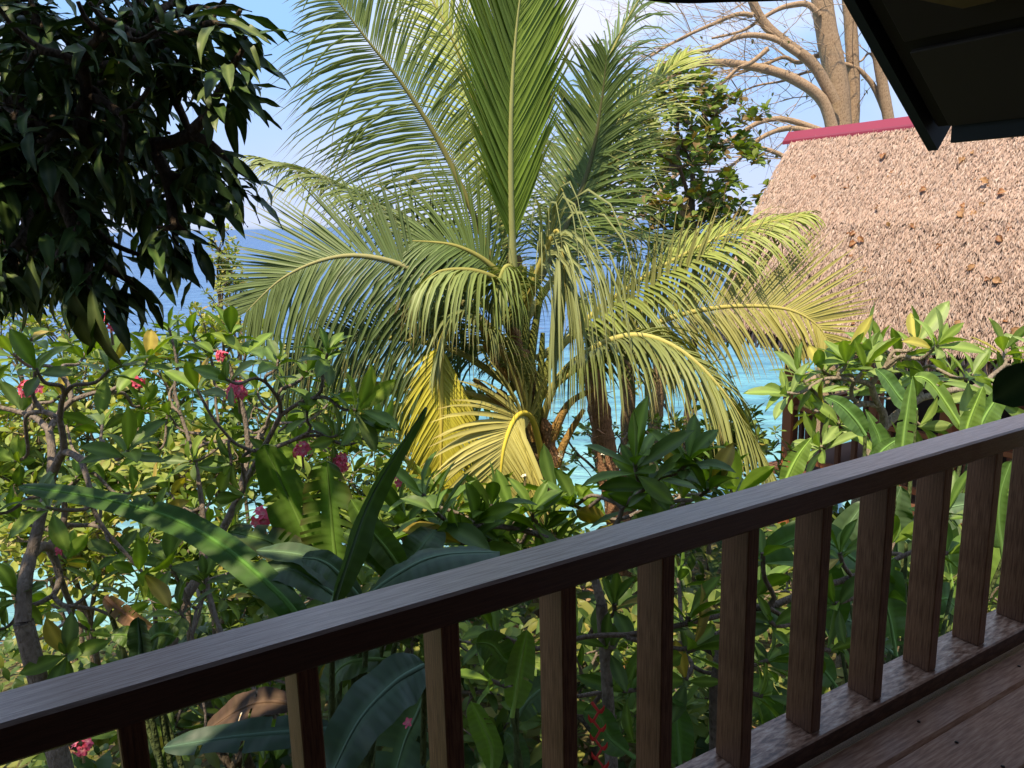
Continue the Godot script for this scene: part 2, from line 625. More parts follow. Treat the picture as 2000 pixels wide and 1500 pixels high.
func make_sky() -> PanoramaSkyMaterial:
	var w := 1024
	var h := 512
	var im := Image.create(w, h, false, Image.FORMAT_RGBF)
	var fn := FastNoiseLite.new()
	fn.seed = 5
	fn.noise_type = FastNoiseLite.TYPE_SIMPLEX_SMOOTH
	fn.frequency = 1.5
	fn.fractal_octaves = 5
	for y in h:
		var el := PI * 0.5 - PI * (y + 0.5) / h
		var e := maxf(0.0, sin(el))
		var c := Color(0.375, 0.42, 0.575).lerp(Color(0.205, 0.36, 0.61), clampf(e / 0.20, 0, 1))
		c = c.lerp(Color(0.215, 0.36, 0.60), clampf((e - 0.2) / 0.8, 0, 1))
		for x in w:
			var cc := c
			if el > -0.02:
				var a := TAU * x / w
				var d := Vector3(cos(a) * cos(el), sin(el) * 2.6, sin(a) * cos(el))
				var k := fn.get_noise_3dv(d * 1.4) * 0.5 + 0.5
				var m := smoothstep(0.40, 0.68, k) * 0.85 * smoothstep(0.02, 0.16, e)
				cc = c.lerp(Color(0.53, 0.53, 0.61), m)
			else:
				cc = Color(0.22, 0.28, 0.33)
			im.set_pixel(x, y, cc)
	var sm := PanoramaSkyMaterial.new()
	sm.panorama = ImageTexture.create_from_image(im)
	return sm

func ground_and_sea() -> void:
	var g := structure("ground")
	var gm := surf(0.95, 0.2)
	gm.albedo_texture = noise_tex(512, 0.02, 5, [[0.2, lin(0.05, 0.045, 0.02)], [0.45, lin(0.12, 0.09, 0.045)], [0.6, lin(0.10, 0.12, 0.03)], [0.8, lin(0.26, 0.20, 0.12)]], 41)
	gm.uv1_triplanar = true
	gm.uv1_world_triplanar = true
	gm.uv1_scale = Vector3(0.45, 0.45, 0.45)
	gm.heightmap_enabled = true
	gm.heightmap_texture = noise_tex(256, 0.05, 5, [[0.0, lin(0, 0, 0)], [1.0, lin(1, 1, 1)]], 43)
	gm.heightmap_scale = 6.0
	var b := MB.new()
	var P := []
	var C := []
	var nx := 90
	var nz := 60
	for i in nz:
		for j in nx:
			var z := 4.0 - 46.0 * float(i) / (nz - 1)
			var x := -40.0 + 90.0 * float(j) / (nx - 1)
			var y := height(x, z)
			P.append(Vector3(x, y, z))
			var sand := clampf((-6.6 - y) / 0.8, 0, 1)
			C.append(lin(1, 1, 1).lerp(lin(4.6, 4.6, 5.2), sand))
	b.grid(P, C, nz, nx)
	part("slope", b.mesh(gm), g)
	# sea
	var s := structure("sea")
	var sm := surf(0.34, 0.22)
	sm.normal_enabled = true
	sm.normal_texture = noise_tex(1024, 0.025, 5, [], 51, true, 12.0)
	sm.normal_scale = 0.9
	sm.albedo_texture = noise_tex(1024, 0.012, 5, [[0.25, lin(0.55, 0.62, 0.72)], [0.5, lin(0.86, 0.89, 0.93)], [0.72, lin(1, 1, 1)]], 53)
	sm.uv1_triplanar = true
	sm.uv1_world_triplanar = true
	sm.uv1_scale = Vector3(0.016, 0.05, 0.045)
	var sb := MB.new()
	var zs := [-8.0, -16, -22, -28, -36, -42, -50, -62, -90, -130, -200, -320, -600, -1200, -2600, -6500]
	var SP := []
	var SC := []
	for i in zs.size():
		for j in 25:
			var k := (j - 12) / 12.0
			var x: float = k * maxf(80.0, -zs[i] * 1.3)
			SP.append(Vector3(x, SEA, zs[i]))
			var d: float = -zs[i]
			var c := lin(0.22, 0.42, 0.42).lerp(lin(0.13, 0.34, 0.41), clampf((d - 20) / 16.0, 0, 1))
			c = c.lerp(lin(0.09, 0.19, 0.37), clampf((d - 40) / 22.0, 0, 1))
			c = c.lerp(lin(0.075, 0.16, 0.34), clampf((d - 90) / 300.0, 0, 1))
			SC.append(c)
	sb.grid(SP, SC, zs.size(), 25)
	part("water", sb.mesh(sm), s)

func wood_box(called: String, parent: Node, ce: Vector3, half: Vector3, m: Material, col := Color(1, 1, 1), bev := 0.005) -> MeshInstance3D:
	# local axes: x along the rail, y up, z inland
	var b := MB.new()
	b.box(Vector3.ZERO, half, col, bev)
	return part(called, b.mesh(m), parent, Transform3D(Basis(), ce))

func frame_node(o: Node3D, org: Vector3) -> void:
	o.transform = Transform3D(Basis(rd, Vector3.UP, -sd), org)

func deck_and_rail() -> void:
	var d := structure("deck")
	frame_node(d, us(0, 0, 0))
	var ss := 1.322
	var k := 0
	var ws := [0.128, 0.215, 0.215, 0.215, 0.215, 0.215, 0.215, 0.215, 0.215, 0.215, 0.215, 0.215]
	for w in ws:
		var a: float = ss - w * 0.5
		var e := wood_box("floor_board", d, Vector3(-0.5 + rf(-0.1, 0.1), -1.57 - 0.0225, -a), Vector3(4.0, 0.0225, w * 0.5 - 0.002), mats.floor, tone(Color(1, 1, 1), rf(0.85, 1.12)), 0.012 if k == 0 else 0.004)
		e.rotation.y = 0.0
		ss -= w
		k += 1
	wood_box("edge_beam", d, Vector3(-0.5, -1.72, -1.40), Vector3(4.0, 0.08, 0.05), mats.bal)
	for i in 4:
		wood_box("joist", d, Vector3(-3.6 + i * 2.2, -1.70, -0.1), Vector3(0.05, 0.09, 1.2), mats.bal)
		wood_box("pile", d, Vector3(-3.6 + i * 2.2, -2.6, -1.2), Vector3(0.08, 0.80, 0.08), mats.bal)
	var r := thing("balcony_railing", "dark wooden balcony railing with square balusters crossing the whole foreground", "railing", us(0, 1.38, -1.57))
	frame_node(r, us(0, 0, 0))
	var hr := MB.new()
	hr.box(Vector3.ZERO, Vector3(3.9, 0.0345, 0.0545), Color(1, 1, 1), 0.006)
	for i in hr.v.size():     # top weathered to silver; sides darkened, their shade painted in
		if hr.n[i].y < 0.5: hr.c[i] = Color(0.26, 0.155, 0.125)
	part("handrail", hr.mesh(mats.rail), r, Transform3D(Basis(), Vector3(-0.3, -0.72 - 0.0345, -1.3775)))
	var lr := MB.new()
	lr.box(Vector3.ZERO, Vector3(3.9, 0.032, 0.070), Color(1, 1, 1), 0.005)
	for i in lr.v.size():  # sides painted darker here too, standing in for shade
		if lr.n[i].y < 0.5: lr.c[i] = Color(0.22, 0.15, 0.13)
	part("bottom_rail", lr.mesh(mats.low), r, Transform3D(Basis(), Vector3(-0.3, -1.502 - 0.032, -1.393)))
	for i in 24:
		var nb := MB.new()
		nb.tube([Vector3(0, 0.001, 0), Vector3(0, 0.0035, 0)], [0.006, 0.005], 8, lin(0.05, 0.04, 0.035))
		part("nail_head", nb.mesh(mats.metal), d, Transform3D(Basis(), Vector3(0.6 + 0.55 * (i / 4) + rf(-0.02, 0.02), -1.57, [-1.26, -1.15, -1.02, -0.94][i % 4] + rf(-0.01, 0.01))))
	var bb := MB.new()
	bb.box(Vector3.ZERO, Vector3(0.0205, 0.3555, 0.0475), Color(1, 1, 1), 0.003)
	var bms := []
	for i in 3:
		var b2 := MB.new()
		b2.box(Vector3.ZERO, Vector3(0.0205, 0.3555, 0.0475), tone(Color(1, 1, 1), 0.85 + 0.15 * i), 0.003)
		bms.append(b2.mesh(mats.bal))
	for i in range(-8, 12):
		var u := 1.525 + 0.2955 * (i - 5) + 0.0205
		if u < -4.0 or u > 3.5: continue
		part("baluster", bms[rng.randi() % 3], r, Transform3D(Basis(Vector3.UP, rf(-0.01, 0.01)), Vector3(u, -1.146, -1.3925)))
	for u in [-3.9, 3.5]:
		wood_box("post", r, Vector3(u, -1.1, -1.385), Vector3(0.055, 0.5, 0.055), mats.bal)

func own_roof() -> void:
	var r := thing("bungalow_roof", "dark shaded underside of a steep thatched roof corner with pointed bargeboard, upper right", "roof", us(0, 0, 0))
	frame_node(r, us(0, 0, 0))
	# profile from the right eave over the ridge to the left eave, in (u, h)
	var eu := 2.69
	var eh := 0.25
	var sl := 0.857
	var ridge := Vector2(-0.2, eh + (eu + 0.2) * sl)
	var left := Vector2(-4.3, eh - 1.03)
	var th := MB.new()
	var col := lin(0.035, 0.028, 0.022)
	var quadr := [[Vector2(eu, eh), ridge], [ridge, left]]
	for q in quadr:
		var a: Vector2 = q[0]
		var b: Vector2 = q[1]
		var nn := Vector2(-(b - a).y, (b - a).x).normalized()
		if nn.y < 0: nn = -nn
		var ce := Vector3((a.x + b.x) / 2 + nn.x * 0.12, (a.y + b.y) / 2 + nn.y * 0.12, 0.4865)
		var dir := (b - a).normalized()
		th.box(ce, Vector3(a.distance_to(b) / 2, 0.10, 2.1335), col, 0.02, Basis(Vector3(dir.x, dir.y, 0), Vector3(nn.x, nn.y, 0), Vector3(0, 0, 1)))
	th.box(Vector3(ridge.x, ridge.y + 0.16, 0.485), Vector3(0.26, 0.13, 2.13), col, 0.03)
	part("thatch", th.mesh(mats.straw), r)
	# battens and boards under the visible slope
	var dirR := Vector2(-1, sl).normalized()
	var upR := Vector2(sl, 1).normalized()
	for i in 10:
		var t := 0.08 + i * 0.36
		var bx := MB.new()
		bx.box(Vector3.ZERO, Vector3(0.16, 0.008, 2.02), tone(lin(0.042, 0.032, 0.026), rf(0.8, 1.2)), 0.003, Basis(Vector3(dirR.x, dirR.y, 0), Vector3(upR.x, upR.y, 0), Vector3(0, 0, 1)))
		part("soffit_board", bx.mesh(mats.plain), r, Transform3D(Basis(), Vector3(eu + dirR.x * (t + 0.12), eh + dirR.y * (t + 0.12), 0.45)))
	for side in 2:
		var bg := MB.new()
		var e := Vector2(eu + 0.045, eh - 0.045) if side == 0 else Vector2(left.x - 0.045, left.y - 0.045)
		var tp := Vector2(ridge.x, ridge.y)
		var dn := Vector2(-0.02, -0.145)
		var q := [e + Vector2(-0.0, -0.0), e + Vector2(0.13, 0.16), tp + Vector2(0, 0.30), tp + Vector2(0, 0.0)]
		if side == 1: q[1] = e + Vector2(-0.13, 0.16)
		for zz in [-1.65, -1.685]:
			bg.quad(Vector3(q[0].x, q[0].y, zz), Vector3(q[1].x, q[1].y, zz), Vector3(q[2].x, q[2].y, zz), Vector3(q[3].x, q[3].y, zz), lin(0.02, 0.03, 0.032), Vector3(0, 1, -1.6675))
		for i in 4:
			var a: Vector2 = q[i]
			var b: Vector2 = q[(i + 1) % 4]
			bg.quad(Vector3(a.x, a.y, -1.65), Vector3(b.x, b.y, -1.65), Vector3(b.x, b.y, -1.685), Vector3(a.x, a.y, -1.685), lin(0.02, 0.03, 0.032), Vector3((q[0].x + q[2].x) / 2, (q[0].y + q[2].y) / 2 + 0.1, -1.6675))
		part("bargeboard", bg.mesh(mats.plain), r)
	wood_box("fascia", r, Vector3(eu - 0.01, eh + 0.02, 0.45), Vector3(0.012, 0.05, 2.02), mats.plain, lin(0.02, 0.028, 0.028), 0.002)
	wood_box("wall_plate", r, Vector3(-0.7, 0.60, -1.32), Vector3(3.05, 0.05, 0.05), mats.plain, lin(0.16, 0.11, 0.07))
	wood_box("wall_plate", r, Vector3(-0.7, 0.66, -1.26), Vector3(3.05, 0.02, 0.02), mats.plain, lin(0.13, 0.09, 0.06))
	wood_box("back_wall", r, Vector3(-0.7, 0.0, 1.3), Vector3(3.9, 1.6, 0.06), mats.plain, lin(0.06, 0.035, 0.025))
	for u in [-4.25, 3.6]:  # unseen walls added to keep light off the inner rail faces
		wood_box("added_side_wall", r, Vector3(u, -0.5, 0.05), Vector3(0.05, 1.1, 1.18), mats.plain, lin(0.06, 0.035, 0.025))
	for u in [-3.9, 2.75]:
		wood_box("roof_post", r, Vector3(u + (0.62 if u > 0 else 0.0), -0.55, -1.26 + (0.35 if u > 0 else 0.0)), Vector3(0.06, 1.02, 0.06), mats.bal)
	var cb := MB.new()
	var pts := smooth([at(1120, -26, 2.2), at(1300, 0, 2.25), at(1420, 0, 2.3), at(1590, -8, 2.35), at(1700, -40, 2.4)], 8)
	cb.tube(pts, taper(pts.size(), 0.006, 0.006), 6, lin(0.015, 0.015, 0.02))
	tag(part("cable", cb.mesh(mats.plain), self), "thin black cable sagging along the very top edge above the bare tree", "cable")

func roof_point(s: float, t: float, out := 0.0) -> Vector3:
	var prof := [Vector2(10.77, 1.2), Vector2(10.43, 0.79), Vector2(10.11, 0.32), Vector2(9.79, -0.12), Vector2(9.45, -0.78), Vector2(9.10, -1.66)]
	var f := clampf(t, 0, 0.9999) * 5.0
	var i := int(f)
	var q: Vector2 = prof[i].lerp(prof[i + 1], f - i)
	var dv: Vector2 = (prof[mini(i + 2, 5)] - prof[maxi(i - 1, 0)]).normalized()
	q += Vector2(dv.y, -dv.x) * out      # outward: up and towards us
	var sag := 0.05 * sin(s * 1.7) * t
	return us(q.x, s, q.y + sag)

func hut() -> void:
	var h := thing("thatched_hut", "brown wooden beach hut with a steep grey-brown thatched roof and red ridge cap", "hut", us(10.8, 6.0, -4.3))
	var o := h.position
	# roof body: outer sheet, inner sheet, back slope
	var b := MB.new()
	var P := []
	var C := []
	var ns := 40
	for i in 25:
		for j in ns:
			var s := 1.0 + 7.79 * float(j) / (ns - 1)
			var t := float(i) / 24
			P.append(roof_point(s, t, 0.02 * sin(s * 9.0 + t * 30)) - o)
			C.append(tone(lin(0.26, 0.19, 0.155), rf(0.85, 1.15)))
	b.grid(P, C, 25, ns)
	var P2 := []
	var C2 := []
	for i in 25:
		for j in ns:
			var s := 1.0 + 7.79 * float(j) / (ns - 1)
			P2.append(roof_point(s, float(i) / 24, -0.22) - o)
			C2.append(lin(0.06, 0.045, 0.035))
	b.grid(P2, C2, 25, ns)
	for e in [0, ns - 1]:
		for i in 24:
			b.quad(P[i * ns + e], P[(i + 1) * ns + e], P2[(i + 1) * ns + e], P2[i * ns + e], lin(0.2, 0.15, 0.12))
	for j in ns - 1:
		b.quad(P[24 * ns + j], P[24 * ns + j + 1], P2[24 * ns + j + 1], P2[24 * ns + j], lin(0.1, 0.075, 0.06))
	b.quad(us(10.77, 1.0, 1.2) - o, us(10.77, 8.79, 1.2) - o, us(12.8, 8.79, -1.66) - o, us(12.8, 1.0, -1.66) - o, lin(0.2, 0.15, 0.12))
	b.quad(us(10.8, 8.5, 1.0) - o, us(9.4, 8.5, -1.4) - o, us(12.2, 8.5, -1.4) - o, us(10.8, 8.5, 1.0) - o, lin(0.09, 0.05, 0.03))
	var roof := part("thatched_roof", b.mesh(mats.straw), h)
	# straw ends
	var st := MB.new()
	for k in 4:
		var t := k / 3.0
		for j in 3:
			st.vert(Vector3((j - 1) * 0.5 * (1.0 - t * 0.75), (0.12 if j == 1 else 0.0) + 0.10 * sin(t * 3.0), -t), Vector3.UP, Color(1, 1, 1) if j != 1 else Color(1.15, 1.15, 1.15))
	for k in 3:
		for j in 2:
			var a := k * 3 + j
			st.ix.append_array([a, a + 3, a + 1, a + 1, a + 3, a + 4])
	var straw := st.mesh(mats.straw)
	var xs := []
	var cs := []
	var pal := [lin(0.42, 0.31, 0.265), lin(0.49, 0.385, 0.34), lin(0.35, 0.255, 0.215), lin(0.26, 0.18, 0.15), lin(0.41, 0.305, 0.265), lin(0.44, 0.305, 0.255)]
	for i in 105000:
		var s := rf(1.0, 8.84)
		var t := pow(rng.randf(), 0.9) * 1.0
		if s < 3.2 and rng.randf() < 0.6: continue
		var q := roof_point(s, t, 0.015 + rng.randf() * 0.03)
		var q2 := roof_point(s, minf(t + 0.03, 1.0), 0.02)
		var q0 := roof_point(s, maxf(t - 0.03, 0.0), 0.02)
		var dn := (q2 - q0).normalized()
		var nr := (roof_point(s, t, 0.3) - roof_point(s, t, 0.0)).normalized()
		var d := (dn + sd * rf(-0.75, 0.35) + nr * rf(0.02, 0.20)).normalized()
		var bs := Basis.looking_at(d, nr)
		bs = bs * Basis(Vector3(0, 0, 1), rf(-0.5, 0.5))
		var l := rf(0.035, 0.085)
		xs.append(Transform3D(Basis(bs.x * rf(0.009, 0.02), bs.y * l, bs.z * l), q - o))
		cs.append(tone(pal[rng.randi() % 6], rf(0.85, 1.15)))
	for i in 1800:      # fringe hanging over the eave
		var s := rf(2.5, 8.84)
		var q := roof_point(s, 1.0 - rng.randf() * 0.03, -rng.randf() * 0.16)
		var d := (Vector3.DOWN + rvec() * 0.35 - rd * 0.25).normalized()
		var bs := Basis.looking_at(d, sd)
		var l := rf(0.10, 0.30)
		xs.append(Transform3D(Basis(bs.x * rf(0.012, 0.03), bs.y * l, bs.z * l), q - o))
		cs.append(tone(pal[rng.randi() % 6], rf(0.7, 1.2)))
	stuff("straw", straw, roof, xs, cs)
	# ridge cap: two sheets with a lip
	var rc := MB.new()
	var red := lin(0.24, 0.03, 0.06)
	var hs := [Vector2(-0.13, -0.075), Vector2(-0.127, -0.045), Vector2(-0.10, -0.02), Vector2(0.0, 0.10), Vector2(0.22, -0.16)]
	for side in 2:
		for i in 4:
			var lo := 0.0 if side == 0 else -0.025
			var a: Vector2 = hs[i]
			var c: Vector2 = hs[i + 1]
			rc.quad(us(10.77 + a.x, 1.0, 1.2 + a.y + lo) - o, us(10.77 + c.x, 1.0, 1.2 + c.y + lo) - o, us(10.77 + c.x, 9.0, 1.2 + c.y + lo) - o, us(10.77 + a.x, 9.0, 1.2 + a.y + lo) - o, tone(red, 1.0 if i != 1 else 0.8))
	rc.quad(us(10.64, 9.0, 1.125) - o, us(10.77, 9.0, 1.30) - o, us(10.77, 9.0, 1.27) - o, us(10.66, 9.0, 1.11) - o, red)
	part("ridge_cap", rc.mesh(mats.metal), h)
	# carpentry
	var bt := Basis(rd, Vector3.UP, -sd)
	var HB := func(called: String, u: float, s: float, y: float, hx: float, hy: float, hz: float, c: Color, lab := ""):
		var m := MB.new()
		m.box(Vector3.ZERO, Vector3(hx, hy, hz), c, 0.008)
		return part(called, m.mesh(mats.plain), h, Transform3D(bt, us(u, s, y) - o), lab)
	var brown := lin(0.32, 0.11, 0.05)
	var dk := lin(0.13, 0.055, 0.035)
	for s in [8.1, 5.6, 3.1]:
		HB.call("post", 10.02, s, -3.3, 0.09, 1.85, 0.09, brown)
		HB.call("post", 12.2, s, -3.3, 0.09, 1.85, 0.09, brown)
	HB.call("eave_beam", 10.02, 5.4, -1.55, 0.07, 0.09, 3.0, dk)
	HB.call("green_board", 9.62, 4.6, -1.62, 0.02, 0.10, 1.5, lin(0.03, 0.16, 0.12), "green painted eave board")
	HB.call("floor", 11.1, 5.4, -3.95, 1.3, 0.06, 3.0, dk)
	HB.call("wall", 10.55, 3.4, -2.7, 0.05, 1.25, 1.7, lin(0.24, 0.08, 0.05))
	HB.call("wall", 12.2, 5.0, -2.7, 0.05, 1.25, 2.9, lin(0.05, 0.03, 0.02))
	HB.call("door", 10.49, 4.2, -2.95, 0.02, 0.95, 0.42, lin(0.42, 0.13, 0.04), "orange brown door")
	HB.call("handrail", 10.02, 5.4, -2.92, 0.06, 0.035, 2.7, brown)
	HB.call("bottom_rail", 10.02, 5.4, -3.72, 0.05, 0.04, 2.7, brown)
	HB.call("handrail", 11.1, 8.1, -2.92, 1.1, 0.035, 0.06, brown)
	var bm := MB.new()
	bm.box(Vector3.ZERO, Vector3(0.035, 0.38, 0.035), dk, 0.005)
	var bmm := bm.mesh(mats.plain)
	for i in 20: part("baluster", bmm, h, Transform3D(bt, us(10.02, 2.9 + i * 0.27, -3.33) - o))
	for i in 7: part("baluster", bmm, h, Transform3D(bt, us(10.3 + i * 0.27, 8.1, -3.33) - o))
	# fallen leaves lying on the thatch
	var lm := []
	for i in 4:
		lm.append(leaf_mesh("round", mats.leaf, [lin(0.40, 0.17, 0.08), lin(0.33, 0.14, 0.07), lin(0.44, 0.24, 0.13), lin(0.29, 0.12, 0.06)][i], lin(0.5, 0.3, 0.16), rf(0.6, 1.6), rf(0.3, 0.9), 0.35, 0.33))
	for i in 170:
		var s := rf(3.0, 8.2)
		var t := rf(0.08, 0.97)
		if t < 0.3 and rng.randf() < 0.4: continue
		var cl := 1 + rng.randi() % 2
		for c in cl:
			var q := roof_point(s + rf(-0.12, 0.12), clampf(t + rf(-0.03, 0.03), 0, 1), 0.05)
			var nr := (roof_point(s, t, 0.3) - roof_point(s, t, 0.0)).normalized()
			var d := (rvec() - nr * 0.2).normalized()
			var bs := Basis.looking_at(d, nr).scaled(Vector3.ONE * rf(0.07, 0.14))
			var lf := MeshInstance3D.new()
			lf.mesh = lm[rng.randi() % 4]
			lf.transform = Transform3D(bs, q)
			lf.name = numbered("dry_leaf")
			add_child(lf)
			tag(lf, "curled orange brown fallen leaf lying on the thatched roof", "dry leaf", "fallen leaves on the thatch")

func coconut_palm() -> void:
	var D := 8.0
	var foot := at(1062, 1000, D)
	foot.y = height(foot.x, foot.z)
	var t := thing("coconut_palm", "large coconut palm with arching green and yellow fronds in the middle of the garden", "palm tree", foot)
	var o := foot
	var b := MB.new()
	var pts := smooth([Vector3.ZERO, at(1068, 1000, D) - o, at(1050, 880, D) - o, at(1030, 740, D) - o, at(1012, 600, D) - o, at(1003, 500, D) - o], 9)
	var rad := []
	for i in pts.size():
		var k := float(i) / (pts.size() - 1)
		rad.append(lerpf(0.15, 0.075, k) * (1.0 + 0.07 * sin(i * 2.6)))
	b.tube(pts, rad, 12, lin(0.24, 0.17, 0.09), 0.08)
	var trunk := part("trunk", b.mesh(mats.bark), t)
	# fibre sheaths and old stalk bases
	for q in [[1012, 668, 0.20, 0.11], [1072, 860, 0.3, 0.10], [985, 790, 0.2, 0.10]]:
		var sb := MB.new()
		var c := at(q[0], q[1], D - 0.13) - o
		var pp := smooth([c + Vector3(0.03, -q[2], 0), c, c + Vector3(-0.05, q[2] * 0.8, 0.05)], 4)
		sb.tube(pp, [0.06, 0.08, 0.10, q[3] * 0.75, q[3] * 0.7, q[3] * 0.6, 0.06, 0.045, 0.02], 7, tone(lin(0.34, 0.19, 0.10), rf(0.8, 1.15)), 0.2)
		part("fibre_sheath", sb.mesh(mats.bark), t)
	var hb := MB.new()   # loose fibres
	for i in 260:
		var k := rng.randf()
		var c: Vector3 = pts[int(lerpf(12, pts.size() - 1, k))] + rvec() * 0.10
		var d := (Vector3(rf(-1, 1), rf(0.2, 1.0), rf(0.0, 1.0))).normalized()
		var l := rf(0.1, 0.35)
		hb.tube([c, c + d * l * 0.5, c + d * l + Vector3.DOWN * l * 0.25], [0.004, 0.003, 0.001], 3, [lin(0.35, 0.22, 0.1), lin(0.4, 0.36, 0.12), lin(0.22, 0.26, 0.06)][i % 3])
	part("loose_fibre", hb.mesh(mats.plain), t).set_meta("kind", "stuff")
	for q in [[[1005, 640], [1000, 560], [1000, 500]], [[1020, 720], [1030, 600], [1040, 520]], [[1030, 800], [1010, 680], [990, 600]], [[1045, 850], [1055, 740], [1060, 650]], [[1045, 860], [1020, 760], [1000, 690]], [[1010, 680], [1020, 590], [1025, 520]], [[1030, 760], [1045, 640], [1060, 560]], [[1010, 700], [985, 600], [975, 540]], [[1040, 820], [1075, 700], [1090, 600]], [[1020, 760], [970, 690], [940, 650]], [[1085, 910], [1105, 860], [1140, 800]], [[1075, 860], [1110, 790], [1160, 760]], [[1000, 800], [960, 770], [925, 740]], [[1000, 740], [965, 700], [945, 670]]]:
		var sb := MB.new()
		var pp := smooth(line(q, D - 0.14), 4)
		for i in pp.size(): pp[i] -= o
		sb.tube(pp, taper(pp.size(), 0.055, 0.022), 8, [lin(0.22, 0.24, 0.06), lin(0.42, 0.25, 0.08)][0 if q[0][0] < 1050 and q[2][1] < 660 else 1], 0.05)
		part("old_stalk", sb.mesh(mats.bark), t)
	var G := lin(0.15, 0.205, 0.045)
	var DG := lin(0.11, 0.16, 0.045)
	var Y := lin(0.46, 0.42, 0.07)
	var YG := lin(0.30, 0.34, 0.07)
	var PG := lin(0.26, 0.30, 0.12)
	var tow := Vector3(0, 0.25, 1)   # towards the balcony
	var F_ := func(q: Array, cfg: Dictionary): frond(t, line(q, D), cfg)
	# back layer
	F_.call([[1000, 560, 8.1], [960, 330, 8.7], [905, 130, 9.1], [850, 10, 9.3], [800, -60, 9.4]], {"len": 0.8, "n": 75, "col": YG, "tip": YG, "up": tow, "droop": 0.45, "a0": 0.7})
	F_.call([[1040, 560, 8.2], [1130, 350, 8.9], [1230, 210, 9.3], [1340, 105, 9.6]], {"len": 0.85, "n": 75, "col": PG, "tip": YG, "up": Vector3(-0.4, 0.9, 0.5), "droop": 0.5, "a0": 0.9})
	F_.call([[1030, 600, 8.2], [1090, 400, 8.6], [1160, 190, 8.9], [1220, 50, 9.0], [1275, -40, 9.0]], {"len": 1.0, "n": 75, "col": DG, "up": Vector3(-0.6, 0.8, 0.2), "droop": 1.0})
	F_.call([[1030, 620, 8.3], [1120, 500, 8.9], [1220, 460, 9.4], [1310, 480, 9.6]], {"len": 0.8, "n": 60, "col": DG, "droop": 0.5})
	F_.call([[1020, 600, 8.1], [1090, 480, 8.2], [1150, 330, 8.2], [1175, 200, 8.1], [1185, 110, 8.0]], {"len": 0.8, "n": 80, "col": DG, "up": Vector3(-0.5, 0.3, 0.8), "droop": 0.35, "rach": lin(0.12, 0.12, 0.05)})
	F_.call([[1000, 580, 8.0], [960, 520, 7.9], [890, 480, 7.8], [800, 470, 7.8]], {"len": 0.8, "n": 60, "col": DG, "up": Vector3(0, 0.5, 0.8), "droops": [1.2, 0.4]})
	F_.call([[1030, 560, 8.1], [1120, 440, 8.3], [1180, 330, 8.4], [1200, 240, 8.3]], {"len": 0.85, "n": 60, "col": DG, "up": Vector3(-0.7, 0.6, 0.4), "droop": 0.5})
	F_.call([[1000, 620, 8.2], [920, 590, 8.8], [820, 600, 9.3], [740, 650, 9.5]], {"len": 0.8, "n": 55, "col": DG, "droop": 1.0})
	F_.call([[1000, 700, 8.2], [920, 680, 8.6], [850, 720, 8.8], [800, 800, 8.8]], {"len": 0.8, "n": 55, "col": DG, "droop": 1.2})
	F_.call([[1000, 780, 8.2], [930, 780, 8.7], [860, 850, 8.8], [800, 940, 8.8]], {"len": 0.7, "n": 50, "col": lin(0.2, 0.2, 0.08), "droop": 1.2})
	F_.call([[1050, 700, 8.2], [1160, 640, 8.8], [1260, 650, 9.2], [1340, 720, 9.3]], {"len": 0.7, "n": 55, "col": PG, "droop": 1.1})
	# middle layer, left
	F_.call([[1000, 640, 8.1], [900, 553, 8.3], [820, 480, 8.4], [735, 400, 8.5], [620, 345, 8.6], [500, 308, 8.7]], {"len": 0.72, "n": 100, "col": G, "tip": PG, "droop": 1.2, "rach": lin(0.42, 0.38, 0.09), "r": 0.045, "a0": 0.95, "a1": 0.5, "lift": 0.3})
	F_.call([[985, 600, 8.15], [945, 470, 8.15], [870, 300, 8.1], [790, 170, 8.0], [715, 75, 7.9], [640, -25, 7.8]], {"len": 1.2, "n": 130, "sides": [0.72, 1.0], "wide": 0.024, "col": lin(0.13, 0.18, 0.05), "tip": lin(0.17, 0.22, 0.07), "up": Vector3(-0.25, 0.5, -0.85), "droop": 0.55, "a0": 1.25, "a1": 0.8, "rach": lin(0.20, 0.19, 0.06), "start": 0.1})
	F_.call([[1000, 680, 8.0], [900, 590, 7.8], [800, 525, 7.7], [710, 500, 7.6], [630, 508, 7.55], [550, 545, 7.5], [480, 610, 7.5]], {"len": 1.0, "n": 92, "col": lin(0.075, 0.115, 0.035), "tip": lin(0.12, 0.16, 0.05), "up": Vector3(-0.1, 0.45, 0.85), "droops": [1.2, 0.05], "sides": [1.05, 0.85], "lift": -0.05, "rach": lin(0.30, 0.28, 0.12), "wide": 0.034})
	F_.call([[1005, 760, 8.0], [900, 690, 7.8], [800, 664, 7.7], [710, 662, 7.65], [610, 690, 7.6], [540, 740, 7.6]], {"len": 0.85, "n": 85, "col": lin(0.07, 0.105, 0.035), "up": Vector3(0, 0.5, 0.85), "droops": [1.8, 0.2], "sides": [1.15, 0.6], "lift": -0.05})
	F_.call([[1005, 800, 8.0], [900, 765, 7.9], [800, 750, 7.85], [690, 756, 7.8]], {"len": 0.6, "n": 70, "col": YG, "tip": Y, "up": Vector3(0, 0.6, 0.8), "droops": [2.0, 1.2], "sides": [1.1, 0.3], "rach": lin(0.5, 0.42, 0.1)})
	# the young spear
	F_.call([[1003, 540, 7.9], [998, 400, 7.75], [998, 220, 7.6], [1008, 60, 7.5], [1028, -90, 7.4]], {"len": 0.98, "n": 105, "col": lin(0.17, 0.26, 0.035), "tip": lin(0.20, 0.28, 0.05), "up": Vector3(0.25, 0.2, 1), "droop": 0.02, "a0": 0.42, "a1": 0.5, "lift": 0.12, "rach": lin(0.42, 0.42, 0.16), "r": 0.045, "start": 0.12, "wide": 0.04, "ragged": 0.0})
